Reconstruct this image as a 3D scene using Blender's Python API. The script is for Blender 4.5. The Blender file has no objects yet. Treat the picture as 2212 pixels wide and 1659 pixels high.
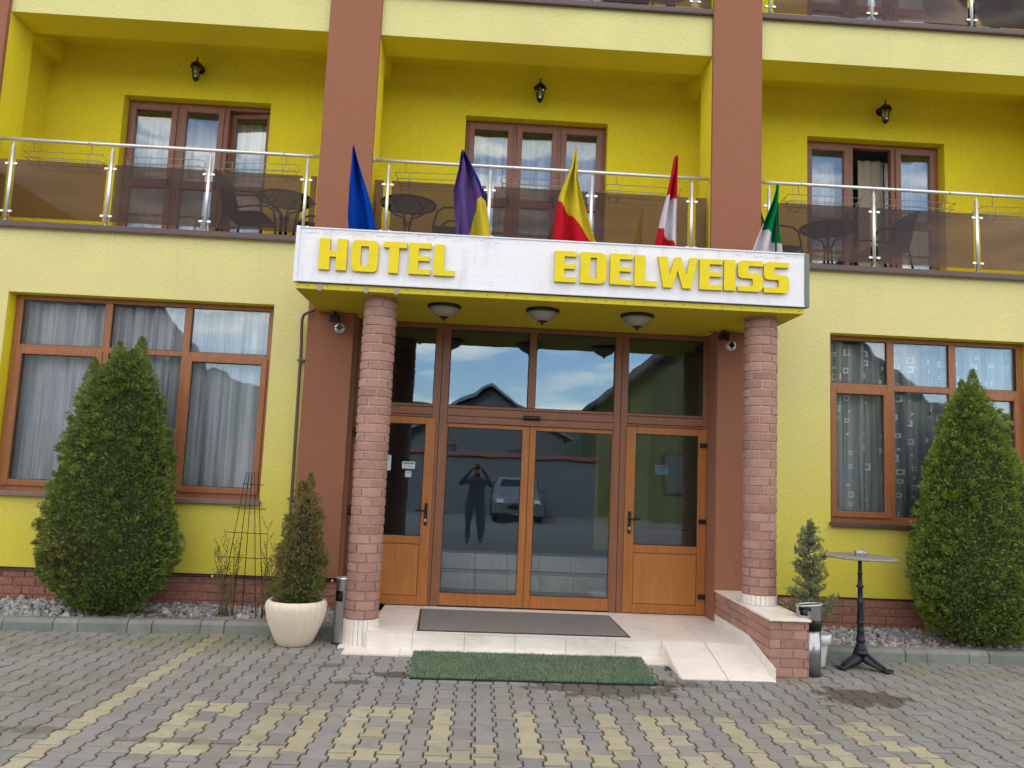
import bpy, bmesh, math, random
import numpy as np
from mathutils import Vector, Matrix
from mathutils.geometry import tessellate_polygon
R = math.radians
rnd = random.Random(7)
scene = bpy.context.scene
col = scene.collection

# ---------------------------------------------------------------- camera
CAM = (1660.3, .03887, .111, .0425, (0.0, -8.6, 1.7266))      # focal (px of 2212), yaw, pitch, roll, position
def setup_camera():
    f, yaw, pitch, roll, pos = CAM
    fwd = Vector((math.sin(yaw)*math.cos(pitch), math.cos(yaw)*math.cos(pitch), math.sin(pitch)))
    right = Vector((math.cos(yaw), -math.sin(yaw), 0)); up = right.cross(fwd)
    r = right*math.cos(roll)+up*math.sin(roll); u = -right*math.sin(roll)+up*math.cos(roll)
    cd = bpy.data.cameras.new('camera'); co = bpy.data.objects.new('camera', cd); col.objects.link(co)
    co.matrix_world = Matrix(((r.x,u.x,-fwd.x,pos[0]),(r.y,u.y,-fwd.y,pos[1]),(r.z,u.z,-fwd.z,pos[2]),(0,0,0,1)))
    cd.sensor_width = 36; cd.lens = f/2212*36; cd.clip_start = .05; cd.clip_end = 2000
    scene.camera = co
setup_camera()
scene.render.resolution_x = 1024; scene.render.resolution_y = 768

# ---------------------------------------------------------------- sky, sun, exposure
SUN_EL, SUN_AZ = R(36), R(-25)          # the sun stands behind the hotel: its front is in open shade
SKY_STRENGTH = .15
world = bpy.data.worlds.new('World'); scene.world = world; world.use_nodes = True
nt = world.node_tree; nt.nodes.clear()
def wn(t, **k):
    n = nt.nodes.new(t)
    for a, b in k.items(): setattr(n, a, b)
    return n
out = wn('ShaderNodeOutputWorld'); bg = wn('ShaderNodeBackground'); bg.inputs[1].default_value = SKY_STRENGTH
sky = wn('ShaderNodeTexSky', sky_type='NISHITA', sun_disc=False, sun_elevation=SUN_EL, sun_rotation=SUN_AZ, air_density=1.0, dust_density=1.2, ozone_density=1.2)
tc = wn('ShaderNodeTexCoord'); mp = wn('ShaderNodeMapping'); mp.inputs['Scale'].default_value = (1.5, 1.5, 9.0); mp.inputs['Rotation'].default_value = (R(6), R(14), 0)
nz = wn('ShaderNodeTexNoise'); nz.inputs['Scale'].default_value = 2.4; nz.inputs['Detail'].default_value = 9; nz.inputs['Roughness'].default_value = .55; nz.inputs['Distortion'].default_value = .5
rp = wn('ShaderNodeValToRGB'); rp.color_ramp.elements[0].position = .45; rp.color_ramp.elements[1].position = .64
rp.color_ramp.elements[0].color = (0.07, .07, .07, 1); rp.color_ramp.elements[1].color = (.95, .95, .95, 1)
mx = wn('ShaderNodeMix', data_type='RGBA'); mx.inputs[7].default_value = (11.6, 10.2, 8.4, 1)
nt.links.new(tc.outputs['Generated'], mp.inputs[0]); nt.links.new(mp.outputs[0], nz.inputs[0]); nt.links.new(nz.outputs[0], rp.inputs[0])
sx = wn('ShaderNodeSeparateXYZ'); nt.links.new(tc.outputs['Generated'], sx.inputs[0])
vr = wn('ShaderNodeMapRange'); vr.inputs[1].default_value = .34; vr.inputs[2].default_value = .62; vr.inputs[3].default_value = 0; vr.inputs[4].default_value = .22; nt.links.new(sx.outputs[2], vr.inputs[0])
mm = wn('ShaderNodeMath', operation='MAXIMUM'); nt.links.new(rp.outputs[0], mm.inputs[0]); nt.links.new(vr.outputs[0], mm.inputs[1])
nt.links.new(mm.outputs[0], mx.inputs[0]); nt.links.new(sky.outputs[0], mx.inputs[6]); nt.links.new(mx.outputs[2], bg.inputs[0]); nt.links.new(bg.outputs[0], out.inputs[0])
sd = bpy.data.lights.new('sun', 'SUN'); sd.energy = 1.2; sd.angle = R(12); sd.color = (1, .95, .88)
so = bpy.data.objects.new('sun', sd); col.objects.link(so)
az = SUN_AZ
sdir = Vector((-math.sin(az)*-1*math.cos(SUN_EL), math.cos(az)*math.cos(SUN_EL), math.sin(SUN_EL)))   # towards the sun
so.rotation_euler = sdir.to_track_quat('Z', 'Y').to_euler()
so.location = (-5, 12, 20)
scene.view_settings.view_transform = 'Standard'; scene.view_settings.look = 'None'
scene.view_settings.exposure = 1.33; scene.view_settings.gamma = 1; scene.view_settings.use_curve_mapping = False

# ---------------------------------------------------------------- helpers: materials
def lin(c):
    return tuple(((v/255)/12.92 if v/255 <= .04045 else ((v/255+.055)/1.055)**2.4) for v in c)
class NT:
    def __init__(s, name):
        s.m = bpy.data.materials.new(name); s.m.use_nodes = True; s.t = s.m.node_tree; s.t.nodes.clear()
        s.o = s.n('ShaderNodeOutputMaterial')
    def n(s, t, ins=None, **k):
        x = s.t.nodes.new(t)
        for a, b in k.items(): setattr(x, a, b)
        for a, b in (ins or {}).items():
            if hasattr(b, 'links'): s.t.links.new(b, x.inputs[a])
            else: x.inputs[a].default_value = b
        return x
    def coord(s, scale=(1,1,1), rot=(0,0,0)):
        c = s.n('ShaderNodeTexCoord')
        return s.n('ShaderNodeMapping', {0: c.outputs['Object'], 'Scale': scale, 'Rotation': rot}).outputs[0]
    def noise(s, vec, scale=5, detail=4, rough=.5, dist=0):
        return s.n('ShaderNodeTexNoise', {'Vector': vec, 'Scale': scale, 'Detail': detail, 'Roughness': rough, 'Distortion': dist}).outputs[0]
    def ramp(s, fac, stops):
        r = s.n('ShaderNodeValToRGB', {0: fac}); cr = r.color_ramp
        while len(cr.elements) < len(stops): cr.elements.new(.5)
        for e, (p, c) in zip(cr.elements, stops): e.position = p; e.color = (*c, 1) if len(c) == 3 else c
        return r.outputs[0]
    def mix(s, fac, a, b, blend='MIX'):
        f4 = lambda v: (*v, 1) if isinstance(v, tuple) and len(v) == 3 else v
        return s.n('ShaderNodeMix', {0: fac, 6: f4(a), 7: f4(b)}, data_type='RGBA', blend_type=blend).outputs[2]
    def maprange(s, v, a, b, c=0, d=1):
        return s.n('ShaderNodeMapRange', {0: v, 1: a, 2: b, 3: c, 4: d}).outputs[0]
    def math(s, op, a, b=0): return s.n('ShaderNodeMath', {0: a, 1: b}, operation=op).outputs[0]
    def bump(s, h, strength=.3, dist=.01): return s.n('ShaderNodeBump', {'Height': h, 'Strength': strength, 'Distance': dist}).outputs[0]
    def bsdf(s, color, rough=.6, metal=0, spec=.5, normal=None, **kw):
        d = {'Base Color': (*color, 1) if isinstance(color, tuple) else color, 'Roughness': rough, 'Metallic': metal, 'Specular IOR Level': spec}
        if normal: d['Normal'] = normal
        d.update(kw)
        b = s.n('ShaderNodeBsdfPrincipled', d); s.t.links.new(b.outputs[0], s.o.inputs[0]); return s.m
def simple(name, rgb, rough=.6, metal=0, spec=.5, var=.12, scale=20, bump=0, bscale=200, bdist=.002):
    n = NT(name); v = n.coord(); c = lin(rgb)
    a = n.noise(v, scale, 5)
    cc = n.mix(a, tuple(x*(1-var) for x in c), tuple(min(1, x*(1+var)) for x in c))
    nb = n.bump(n.noise(v, bscale, 3), bump, bdist) if bump else None
    return n.bsdf(cc, rough, metal, spec, nb)

def plaster(name, lo, hi=None, z0=.6, z1=3.0, bump=.6):
    n = NT(name); v = n.coord((1, 1, .2)); v2 = n.coord()
    g = n.noise(v, 165, 3, .65); big = n.noise(v2, 1.3, 4)
    base = lin(lo)
    if hi:
        z = n.n('ShaderNodeSeparateXYZ', {0: n.n('ShaderNodeTexCoord').outputs['Object']}).outputs[2]
        zz = n.math('ADD', z, n.maprange(big, .3, .7, -.35, .35))
        base = n.mix(n.maprange(zz, z0, z1), lin(lo), lin(hi))
    c = n.mix(n.maprange(big, .3, .7), base, n.mix(.12, base, (.25, .2, .1)))
    c = n.mix(n.maprange(g, .36, .50, 1, 0), c, n.mix(.42, c, n.mix(1.0, c, (.45, .4, .3), 'MULTIPLY')))  # hollows of the grain darkened in colour, as shade in the crevices
    streak = n.noise(n.coord((14, 14, .5)), 1.2, 3)
    c = n.mix(n.maprange(streak, .62, .8, 0, .16), c, (.30, .27, .18))
    return n.bsdf(c, .85, 0, .25, n.bump(g, bump, .006))

M = {}
M['yellow'] = plaster('plaster_yellow', (240, 222, 44), bump=.35)
M['yellow_front'] = plaster('plaster_yellow_weathered', (222, 210, 78), (228, 220, 152), .7, 3.3)
M['yellow_band'] = plaster('plaster_yellow_faded', (226, 221, 152))
M['brown'] = plaster('plaster_brown', (154, 102, 80), bump=.4)
M['yellow_trim'] = simple('yellow_painted_trim', (206, 190, 50), .7, bump=.4, bscale=60)
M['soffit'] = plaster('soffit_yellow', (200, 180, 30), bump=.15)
M['concrete'] = simple('concrete_grey', (140, 138, 132), .9, bump=.3)
M['ledge'] = simple('brown_metal_ledge', (92, 74, 72), .45, .0, .5)
M['dark_trim'] = simple('dark_brown_trim', (48, 32, 28), .6)
def wood(name, a, b, rough=.42):
    n = NT(name); v = n.coord((16, 16, 1.2)); g = n.noise(v, 3, 6, .6, 1.2); big = n.noise(n.coord(), 2, 3)
    c = n.mix(n.maprange(g, .3, .7), lin(a), lin(b)); c = n.mix(n.maprange(big, .3, .7, 0, .35), c, lin(b))
    return n.bsdf(c, rough, 0, .5, n.bump(g, .06, .002))
M['oak'] = wood('golden_oak', (184, 118, 56), (148, 88, 38))
M['oak_panel'] = wood('golden_oak_panel', (188, 124, 58), (156, 96, 42))
M['oak_dark'] = wood('brown_frame_shaded', (148, 98, 68), (122, 76, 52))  # brown frame tone, also darkened in colour for the shade under the canopy
M['frame'] = wood('window_frame_foil', (172, 114, 72), (140, 86, 54))
M['frame_up'] = wood('balcony_door_foil', (152, 100, 80), (124, 78, 60))
M['gasket'] = simple('black_gasket', (22, 20, 22), .6)
M['sill'] = simple('sill_metal', (128, 104, 92), .5)
M['sill_dark'] = simple('sill_metal_dark', (88, 66, 56), .5)
M['steel'] = simple('stainless_steel', (226, 226, 226), .42, .8, var=.04)
M['steel_dark'] = simple('brushed_steel_dark', (168, 168, 172), .30, .9, var=.06)
M['wire'] = simple('galvanised_wire', (150, 146, 132), .5, .3)
M['black_metal'] = simple('black_metal', (26, 26, 30), .5, .3)
M['iron'] = simple('dark_cast_iron', (44, 48, 56), .45, .5, bump=.4, bscale=90)
M['plastic_black'] = simple('black_plastic', (16, 16, 18), .3)
M['white_plastic'] = simple('white_plastic', (222, 222, 220), .35, var=.04)
M['opal'] = simple('frosted_lamp_glass', (150, 144, 128), .35)
M['bulb'] = simple('milky_bulb', (225, 220, 205), .3)
M['cream_pot'] = simple('cream_cast_stone', (222, 208, 188), .75, var=.1, bump=.4, bscale=60)
M['soil'] = simple('dark_soil', (52, 42, 34), .95, bump=.8, bscale=50, bdist=.01)
M['room'] = simple('dim_room_wall', (150, 156, 160), .9)
M['lobby_green'] = simple('lobby_olive_wall', (168, 166, 84), .85)
M['lobby_dark'] = simple('lobby_dark_wall', (84, 84, 84), .8)
M['textile'] = simple('black_textilene', (40, 44, 54), .7, bump=.5, bscale=400)
M['textile_blue'] = simple('blue_textilene', (34, 62, 112), .7, bump=.5, bscale=400)
M['flag_pole'] = simple('flag_pole_paint', (60, 60, 66), .5)
for nme, rgb in dict(blue=(16, 72, 176), navy=(44, 50, 130), violet=(108, 84, 148), yel=(222, 206, 62), red=(206, 38, 50), white=(224, 220, 226), green=(14, 142, 78)).items():
    n = NT('flag_cloth_'+nme); c = lin(rgb); g = n.noise(n.coord(), 6, 4)
    cc = n.mix(g, tuple(x*.8 for x in c), tuple(min(1, x*1.15) for x in c))
    d = n.n('ShaderNodeBsdfDiffuse', {0: cc}); t = n.n('ShaderNodeBsdfTranslucent', {0: cc})
    mxs = n.n('ShaderNodeMixShader', {0: .3, 1: d.outputs[0], 2: t.outputs[0]}); n.t.links.new(mxs.outputs[0], n.o.inputs[0]); M['flag_'+nme] = n.m

def glass(name, tint, refl, rough=.0, wav=.02, haze=0, hazecol=(.3, .3, .3), gtint=(.95, .98, 1)):
    n = NT(name); v = n.coord()
    nb = n.bump(n.noise(v, 1.6, 2), wav, .05)
    tr = n.n('ShaderNodeBsdfTransparent', {0: (*tint, 1)})
    gl = n.n('ShaderNodeBsdfGlossy', {0: (*gtint, 1), 'Roughness': rough, 'Normal': nb})
    fr = n.n('ShaderNodeFresnel', {0: 1.45}).outputs[0]
    fac = n.math('MINIMUM', n.math('ADD', n.math('MULTIPLY', fr, 1.3), refl), 1)
    a = tr.outputs[0]
    if haze:
        df = n.n('ShaderNodeBsdfDiffuse', {0: (*hazecol, 1)}); a = n.n('ShaderNodeMixShader', {0: haze, 1: a, 2: df.outputs[0]}).outputs[0]
    ms = n.n('ShaderNodeMixShader', {0: fac, 1: a, 2: gl.outputs[0]}); n.t.links.new(ms.outputs[0], n.o.inputs[0]); return n.m
M['glass'] = glass('window_glass', (1, 1, 1), .035, wav=.05, gtint=(.74, .88, 1))
M['glass_entry'] = glass('entrance_glass', (.93, .95, .95), .07, wav=.03, gtint=(.60, .80, 1))
M['glass_smoke'] = glass('brown_tinted_glass', (.53, .43, .36), -.035, .02, .02, .11, lin((140, 118, 106)))
M['glass_clear'] = glass('clear_lamp_glass', (.9, .9, .88), .08)
M['glass_table'] = glass('dark_table_glass', (.45, .47, .52), .1)
def curtain_mat(nm='sheer_curtain', a=(228, 231, 234), b_=(246, 247, 248)):
    n = NT(nm); g = n.noise(n.coord((60, 60, 2)), 3, 3)
    c = n.mix(g, lin(a), lin(b_))
    d = n.n('ShaderNodeBsdfDiffuse', {0: c}); t = n.n('ShaderNodeBsdfTranslucent', {0: c}); tr = n.n('ShaderNodeBsdfTransparent')
    a = n.n('ShaderNodeMixShader', {0: .18, 1: d.outputs[0], 2: t.outputs[0]}); st = n.noise(n.coord((9, 9, .25)), 2.0, 3, .5)
    b = n.n('ShaderNodeMixShader', {0: n.maprange(st, .40, .64, .0, .46), 1: a.outputs[0], 2: tr.outputs[0]})
    n.t.links.new(b.outputs[0], n.o.inputs[0]); return n.m
M['curtain'] = curtain_mat(); M['curtain_motif_cloth'] = curtain_mat('sheer_patterned_curtain', (176, 186, 186), (206, 214, 212))
M['curtain_motif'] = simple('white_curtain_motif', (252, 252, 252), .8, var=.0)
M['curtain_beige'] = simple('beige_curtain', (178, 166, 146), .85)

def brick_mat(name, cols, mort=None):
    n = NT(name)
    geo = n.n('ShaderNodeNewGeometry'); r = geo.outputs['Random Per Island']
    c = n.ramp(r, [(i/(len(cols)-1), lin(k)) for i, k in enumerate(cols)])
    g = n.noise(n.coord(), 45, 5, .7); big = n.noise(n.coord(), 6, 4)
    c = n.mix(n.maprange(g, .42, .62, 0, .45), c, lin((188, 150, 134)))
    c = n.mix(n.maprange(big, .45, .7, 0, .35), c, lin((150, 118, 100)))
    return n.bsdf(c, .85, 0, .3, n.bump(n.noise(n.coord((1, 1, 3)), 28, 4, .6), .7, .006))
M['brick'] = brick_mat('brick_slip', [(156, 116, 102), (172, 130, 116), (146, 104, 94), (180, 140, 126), (162, 118, 106), (150, 116, 106)])
M['brick_plinth'] = brick_mat('brick_slip_plinth', [(128, 80, 66), (142, 90, 74), (134, 84, 70)])
M['mortar'] = simple('pale_mortar', (190, 172, 158), .95, bump=.6, bscale=120)
M['mortar_plinth'] = simple('brown_mortar', (150, 112, 96), .95, bump=.6, bscale=120)

def tile_mat():
    n = NT('cream_floor_tile'); r = n.n('ShaderNodeNewGeometry').outputs['Random Per Island']
    c = n.mix(r, lin((230, 223, 214)), lin((238, 232, 224))); g = n.noise(n.coord((1, 8, 8)), 6, 5)
    c = n.mix(n.maprange(g, .4, .7, 0, .3), c, lin((200, 184, 170))); d = n.noise(n.coord(), 3, 6, .65)
    c = n.mix(n.maprange(d, .5, .75, 0, .3), c, lin((170, 156, 140)))
    return n.bsdf(c, .38, 0, .5)
M['tile'] = tile_mat()
M['grout'] = simple('tile_grout', (150, 138, 126), .9)

def paver_mat():
    n = NT('concrete_paver'); geo = n.n('ShaderNodeNewGeometry'); r = geo.outputs['Random Per Island']
    at = n.n('ShaderNodeAttribute', attribute_name='yel').outputs['Fac']
    grey = n.ramp(r, [(0, lin((128, 127, 122))), (.3, lin((140, 138, 134))), (.55, lin((134, 133, 132))), (.8, lin((145, 142, 137))), (1, lin((126, 126, 127)))])
    yel = n.ramp(r, [(0, lin((160, 155, 131))), (.5, lin((169, 164, 141))), (1, lin((157, 151, 126)))])
    c = n.mix(at, grey, yel)
    v = n.coord(); fine = n.noise(v, 260, 3, .7); mid = n.noise(v, 9, 5, .6); big = n.noise(v, .9, 5, .6, .4)
    c = n.mix(n.maprange(fine, .35, .7), n.mix(1.0, c, (.84, .84, .84), 'MULTIPLY'), n.mix(1.0, c, (1.1, 1.1, 1.1), 'MULTIPLY'))
    c = n.mix(n.maprange(mid, .5, .75, 0, .4), c, lin((104, 102, 98)))
    c = n.mix(n.maprange(big, .52, .7, 0, .45), c, lin((112, 106, 92)))
    # moss by the kerb, damp patches of their own shape
    p = n.n('ShaderNodeTexCoord').outputs['Object']
    for cx, cy, rx, ry, s in ((-2.5, -1.1, 1.0, .42, .5), (-5.0, -1.2, 1.3, .3, .35), (5.0, -1.3, 1.6, .25, .35), (2.85, -1.78, .35, .1, .6)):
        q = n.n('ShaderNodeVectorMath', {0: p, 1: (cx, cy, 0)}, operation='SUBTRACT').outputs[0]
        q = n.n('ShaderNodeVectorMath', {0: q, 1: (1/rx, 1/ry, 0)}, operation='MULTIPLY').outputs[0]
        w = n.math('ADD', n.n('ShaderNodeVectorMath', {0: q}, operation='LENGTH').outputs['Value'], n.maprange(n.noise(v, 5, 6, .7), .3, .7, -.5, .5))
        c = n.mix(n.maprange(w, .5, 1.1, s, 0), c, lin((116, 118, 84)))
    for cx, cy, rx, ry, s in ((3.22, -2.22, .42, .30, 1), (1.12, -2.16, .62, .30, .9), (-.62, -1.98, .26, .09, 1), (-.92, -2.24, .16, .07, .9), (1.72, -2.0, .3, .12, .7), (-1.75, -3.62, .4, .06, .5), (-2.7, -3.5, .3, .07, .5), (-1.2, -1.75, .14, .06, .6)):
        q = n.n('ShaderNodeVectorMath', {0: p, 1: (cx, cy, 0)}, operation='SUBTRACT').outputs[0]
        q = n.n('ShaderNodeVectorMath', {0: q, 1: (1/rx, 1/ry, 0)}, operation='MULTIPLY').outputs[0]
        L = n.n('ShaderNodeVectorMath', {0: q}, operation='LENGTH').outputs['Value']
        w = n.math('ADD', L, n.maprange(n.noise(v, 7, 6, .65), .3, .7, -.55, .55))
        c = n.mix(n.maprange(w, .78, .98, .78*s, 0), c, lin((72, 62, 50)))
    return n.bsdf(c, .82, 0, .35, n.bump(n.noise(v, 150, 4, .7), .5, .003))
M['paver'] = paver_mat()
M['joint'] = simple('joint_sand', (70, 64, 56), 1, var=.3, bump=.8, bscale=80)
def ground_mat():
    n = NT('yard_ground'); v = n.coord(); b = n.n('ShaderNodeTexBrick', {'Vector': v, 'Color1': (*lin((134, 133, 132)), 1), 'Color2': (*lin((124, 124, 126)), 1), 'Mortar': (*lin((76, 72, 66)), 1), 'Scale': 5, 'Mortar Size': .03})
    c = n.mix(n.maprange(n.noise(v, .5, 5), .4, .7, 0, .5), b.outputs[0], lin((110, 106, 98))); return n.bsdf(c, .85)
M['ground'] = ground_mat()
def kerb_mat():
    n = NT('kerb_concrete'); v = n.coord(); g = n.noise(v, 5, 6, .65); f = n.noise(v, 180, 3)
    c = n.mix(n.n('ShaderNodeNewGeometry').outputs['Random Per Island'], lin((124, 128, 122)), lin((140, 142, 136)))
    c = n.mix(n.maprange(g, .45, .7, 0, .55), c, lin((96, 100, 86))); return n.bsdf(c, .9, 0, .3, n.bump(f, .4, .003))
M['kerb'] = kerb_mat()
def stone_mat():
    n = NT('gravel_stone'); r = n.n('ShaderNodeNewGeometry').outputs['Random Per Island']
    c = n.ramp(r, [(0, lin((116, 116, 120))), (.35, lin((158, 158, 162))), (.6, lin((134, 130, 130))), (.85, lin((184, 182, 180))), (1, lin((160, 148, 136)))])
    return n.bsdf(c, .85, 0, .3, n.bump(n.noise(n.coord(), 90, 4), .5, .004))
M['gravel'] = stone_mat()
M['weed'] = simple('joint_weeds', (84, 92, 50), .9, var=.4); M['litter'] = simple('brown_needle_litter', (116, 80, 58), .95, var=.3)
def leaf_mat(name, cols, trans=.15):
    n = NT(name); r = n.n('ShaderNodeNewGeometry').outputs['Random Per Island']; big = n.noise(n.coord(), 3.2, 4)
    c = n.ramp(r, [(i/(len(cols)-1), lin(k)) for i, k in enumerate(cols)])
    c = n.mix(n.maprange(big, .35, .65, 0, .6), c, n.mix(1.0, c, (1.35, 1.25, 1.0), 'MULTIPLY'))
    b = n.n('ShaderNodeBsdfPrincipled', {'Base Color': c, 'Roughness': .65, 'Specular IOR Level': .25}); t = n.n('ShaderNodeBsdfTranslucent', {0: c})
    m = n.n('ShaderNodeMixShader', {0: trans, 1: b.outputs[0], 2: t.outputs[0]}); n.t.links.new(m.outputs[0], n.o.inputs[0]); return n.m
M['thuja'] = leaf_mat('arborvitae_foliage', [(74, 98, 42), (96, 120, 54), (118, 140, 66), (80, 104, 50), (142, 156, 84)])
M['thuja_light'] = leaf_mat('arborvitae_foliage_fresh', [(104, 130, 50), (126, 150, 60), (148, 168, 76), (108, 132, 56), (172, 182, 98)])
M['thuja_core'] = simple('shaded_crown_core', (44, 52, 28), 1, var=.4, scale=30)
M['pot_thuja'] = leaf_mat('part_browned_foliage', [(110, 112, 60), (132, 122, 72), (90, 108, 54), (148, 126, 84), (112, 98, 62)])
M['pot_thuja_low'] = leaf_mat('green_lower_foliage', [(84, 112, 54), (104, 118, 60), (122, 106, 66)])
M['silver_conifer'] = leaf_mat('silvery_conifer_foliage', [(128, 146, 108), (104, 128, 88), (156, 158, 124), (90, 112, 78), (156, 138, 106)])
M['bark'] = simple('brown_bark', (82, 66, 48), .9, bump=.8, bscale=60)
M['twig'] = simple('bare_olive_twig', (104, 94, 58), .85)
def mat_grey():
    n = NT('grey_entrance_mat'); g = n.noise(n.coord(), 220, 3, .8); b = n.noise(n.coord(), 2.5, 4)
    c = n.mix(n.maprange(g, .3, .7), lin((104, 102, 100)), lin((148, 144, 142))); c = n.mix(n.maprange(b, .4, .7, 0, .4), c, lin((120, 110, 100)))
    return n.bsdf(c, .95, 0, .1, n.bump(g, .8, .004))
M['mat_grey'] = mat_grey()
M['turf'] = leaf_mat('green_plastic_turf', [(86, 118, 92), (106, 136, 108), (128, 150, 124), (96, 114, 96), (156, 166, 146)], .05)
M['turf_base'] = simple('turf_backing', (34, 50, 38), .95)
M['sign_white'] = None
n = NT('white_sign_sheet'); v = n.coord(); g = n.noise(n.coord((.6, 1, 3)), 6, 5, .5, 1.0); d = n.noise(n.coord((3, 1, .7)), 3, 5, .6)
M['sign_white'] = n.bsdf(n.mix(n.maprange(d, .52, .8, 0, .45), lin((238, 238, 243)), lin((190, 184, 180))), .45, 0, .4, n.bump(g, .22, .014))
n = NT('yellow_letter_foam'); g = n.noise(n.coord(), 60, 5, .7); d = n.noise(n.coord(), 9, 5, .6)
M['letter'] = n.bsdf(n.mix(n.maprange(g, .6, .8, 0, .5), n.mix(n.maprange(d, .3, .7), lin((238, 216, 12)), lin((226, 206, 30))), lin((150, 130, 30))), .6, 0, .35, n.bump(g, .35, .003))
M['letter_side'] = simple('letter_edge', (176, 152, 24), .7, var=.3)
M['sign_green'] = simple('grey_green_profile', (112, 122, 112), .5)
M['silver_profile'] = simple('white_profile', (226, 230, 238), .35)

# ---------------------------------------------------------------- helpers: meshes and objects
WP = {}
def tag(o, label=None, cat=None, group=None, kind=None):
    if label: o['label'] = label
    if cat: o['category'] = cat
    if group: o['group'] = group
    if kind: o['kind'] = kind
    return o
def thing(name, loc, label, cat, group=None, rz=0):
    o = bpy.data.objects.new(name, None); col.objects.link(o); o.location = loc; o.rotation_euler[2] = rz
    o.empty_display_size = .1; WP[o] = Vector(loc); return tag(o, label, cat, group)
class MB:
    def __init__(s): s.v = []; s.f = []; s.mi = []; s.sm = []
    def add(s, vs, fs, mi=0, smooth=False):
        b = len(s.v); s.v += [tuple(p) for p in vs]
        for f in fs: s.f.append(tuple(i+b for i in f)); s.mi.append(mi); s.sm.append(smooth)
        return s
    def quad(s, a, b, c, d, mi=0): return s.add([a, b, c, d], [(0, 1, 2, 3)], mi)
    def box(s, x0, x1, y0, y1, z0, z1, mi=0):
        v = [(x0,y0,z0),(x1,y0,z0),(x1,y1,z0),(x0,y1,z0),(x0,y0,z1),(x1,y0,z1),(x1,y1,z1),(x0,y1,z1)]
        return s.add(v, [(0,3,2,1),(4,5,6,7),(0,1,5,4),(1,2,6,5),(2,3,7,6),(3,0,4,7)], mi)
    def brickbox(s, P, u0, u1, z0, z1, d, ch=.004, mi=0, n=1):
        # a small chamfered slab on a surface: P(u, z, depth) -> point
        vs = []; fs = []
        us = [u0+(u1-u0)*i/n for i in range(n+1)]
        for zz, dep, ins in ((z0, 0, 0), (z0+ch*.2, d-ch, 0), (z0+ch, d, ch), (z1-ch, d, ch), (z1-ch*.2, d-ch, 0), (z1, 0, 0)):
            for i, u in enumerate(us):
                uu = u+ins if i == 0 else (u-ins if i == n else u)
                vs.append(P(uu, zz, dep))
        w = n+1
        for r in range(5):
            for i in range(n): fs.append((r*w+i, r*w+i+1, (r+1)*w+i+1, (r+1)*w+i))
        fs.append(tuple(r*w for r in range(5, -1, -1))); fs.append(tuple(r*w+n for r in range(6)))
        return s.add(vs, fs, mi)
    def tube(s, pts, r, n=8, mi=0, caps=True, smooth=True):
        pts = [Vector(p) for p in pts]; rs = r if isinstance(r, (list, tuple)) else [r]*len(pts)
        vs = []; prev = None
        for i, p in enumerate(pts):
            t = ((pts[min(i+1, len(pts)-1)]-p).normalized()+(p-pts[max(i-1, 0)]).normalized())
            if t.length < 1e-6: t = Vector((0, 0, 1))
            t.normalize()
            if prev is None:
                a = Vector((0, 0, 1)) if abs(t.z) < .9 else Vector((1, 0, 0)); x = t.cross(a).normalized()
            else: x = (prev - t*prev.dot(t)).normalized()
            prev = x; y = t.cross(x)
            for k in range(n):
                an = 2*math.pi*k/n; vs.append(p+x*math.cos(an)*rs[i]+y*math.sin(an)*rs[i])
        fs = [(i*n+k, i*n+(k+1) % n, (i+1)*n+(k+1) % n, (i+1)*n+k) for i in range(len(pts)-1) for k in range(n)]
        s.add(vs, fs, mi, smooth)
        if caps and len(pts) > 1:
            b = len(s.v)-len(vs); s.f.append(tuple(b+k for k in range(n-1, -1, -1))); s.mi.append(mi); s.sm.append(False)
            s.f.append(tuple(b+(len(pts)-1)*n+k for k in range(n))); s.mi.append(mi); s.sm.append(False)
        return s
    def lathe(s, prof, c=(0, 0, 0), n=32, mi=0, smooth=True, rib=0, ribn=0):
        vs = []
        for (r, z) in prof:
            for k in range(n):
                a = 2*math.pi*k/n; rr = r*(1-rib*(1-abs(math.sin(a*ribn/2))**.35)) if ribn else r
                vs.append((c[0]+rr*math.cos(a), c[1]+rr*math.sin(a), c[2]+z))
        fs = [(i*n+k, i*n+(k+1) % n, (i+1)*n+(k+1) % n, (i+1)*n+k) for i in range(len(prof)-1) for k in range(n)]
        s.add(vs, fs, mi, smooth)
        b = len(s.v)-len(vs); s.f.append(tuple(b+k for k in range(n-1, -1, -1))); s.mi.append(mi); s.sm.append(False)
        s.f.append(tuple(b+(len(prof)-1)*n+k for k in range(n))); s.mi.append(mi); s.sm.append(False); return s
    def prism(s, loops, T, d0, d1, mi=0, mside=None):
        # loops: outer + holes in 2D; T(u, v, d) -> 3D; caps at d0 and d1
        mside = mi if mside is None else mside
        tri = tessellate_polygon([[Vector((u, v, 0)) for u, v in L] for L in loops]); flat = [p for L in loops for p in L]
        a = [T(u, v, d0) for u, v in flat]; b = [T(u, v, d1) for u, v in flat]; n = len(flat)
        s.add(a+b, [t for t in tri]+[tuple(i+n for i in reversed(t)) for t in tri], mi)
        for L in loops:
            k = len(L); s.add([T(u, v, d0) for u, v in L]+[T(u, v, d1) for u, v in L], [(i, (i+1) % k, k+(i+1) % k, k+i) for i in range(k)], mside)
        return s
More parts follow.
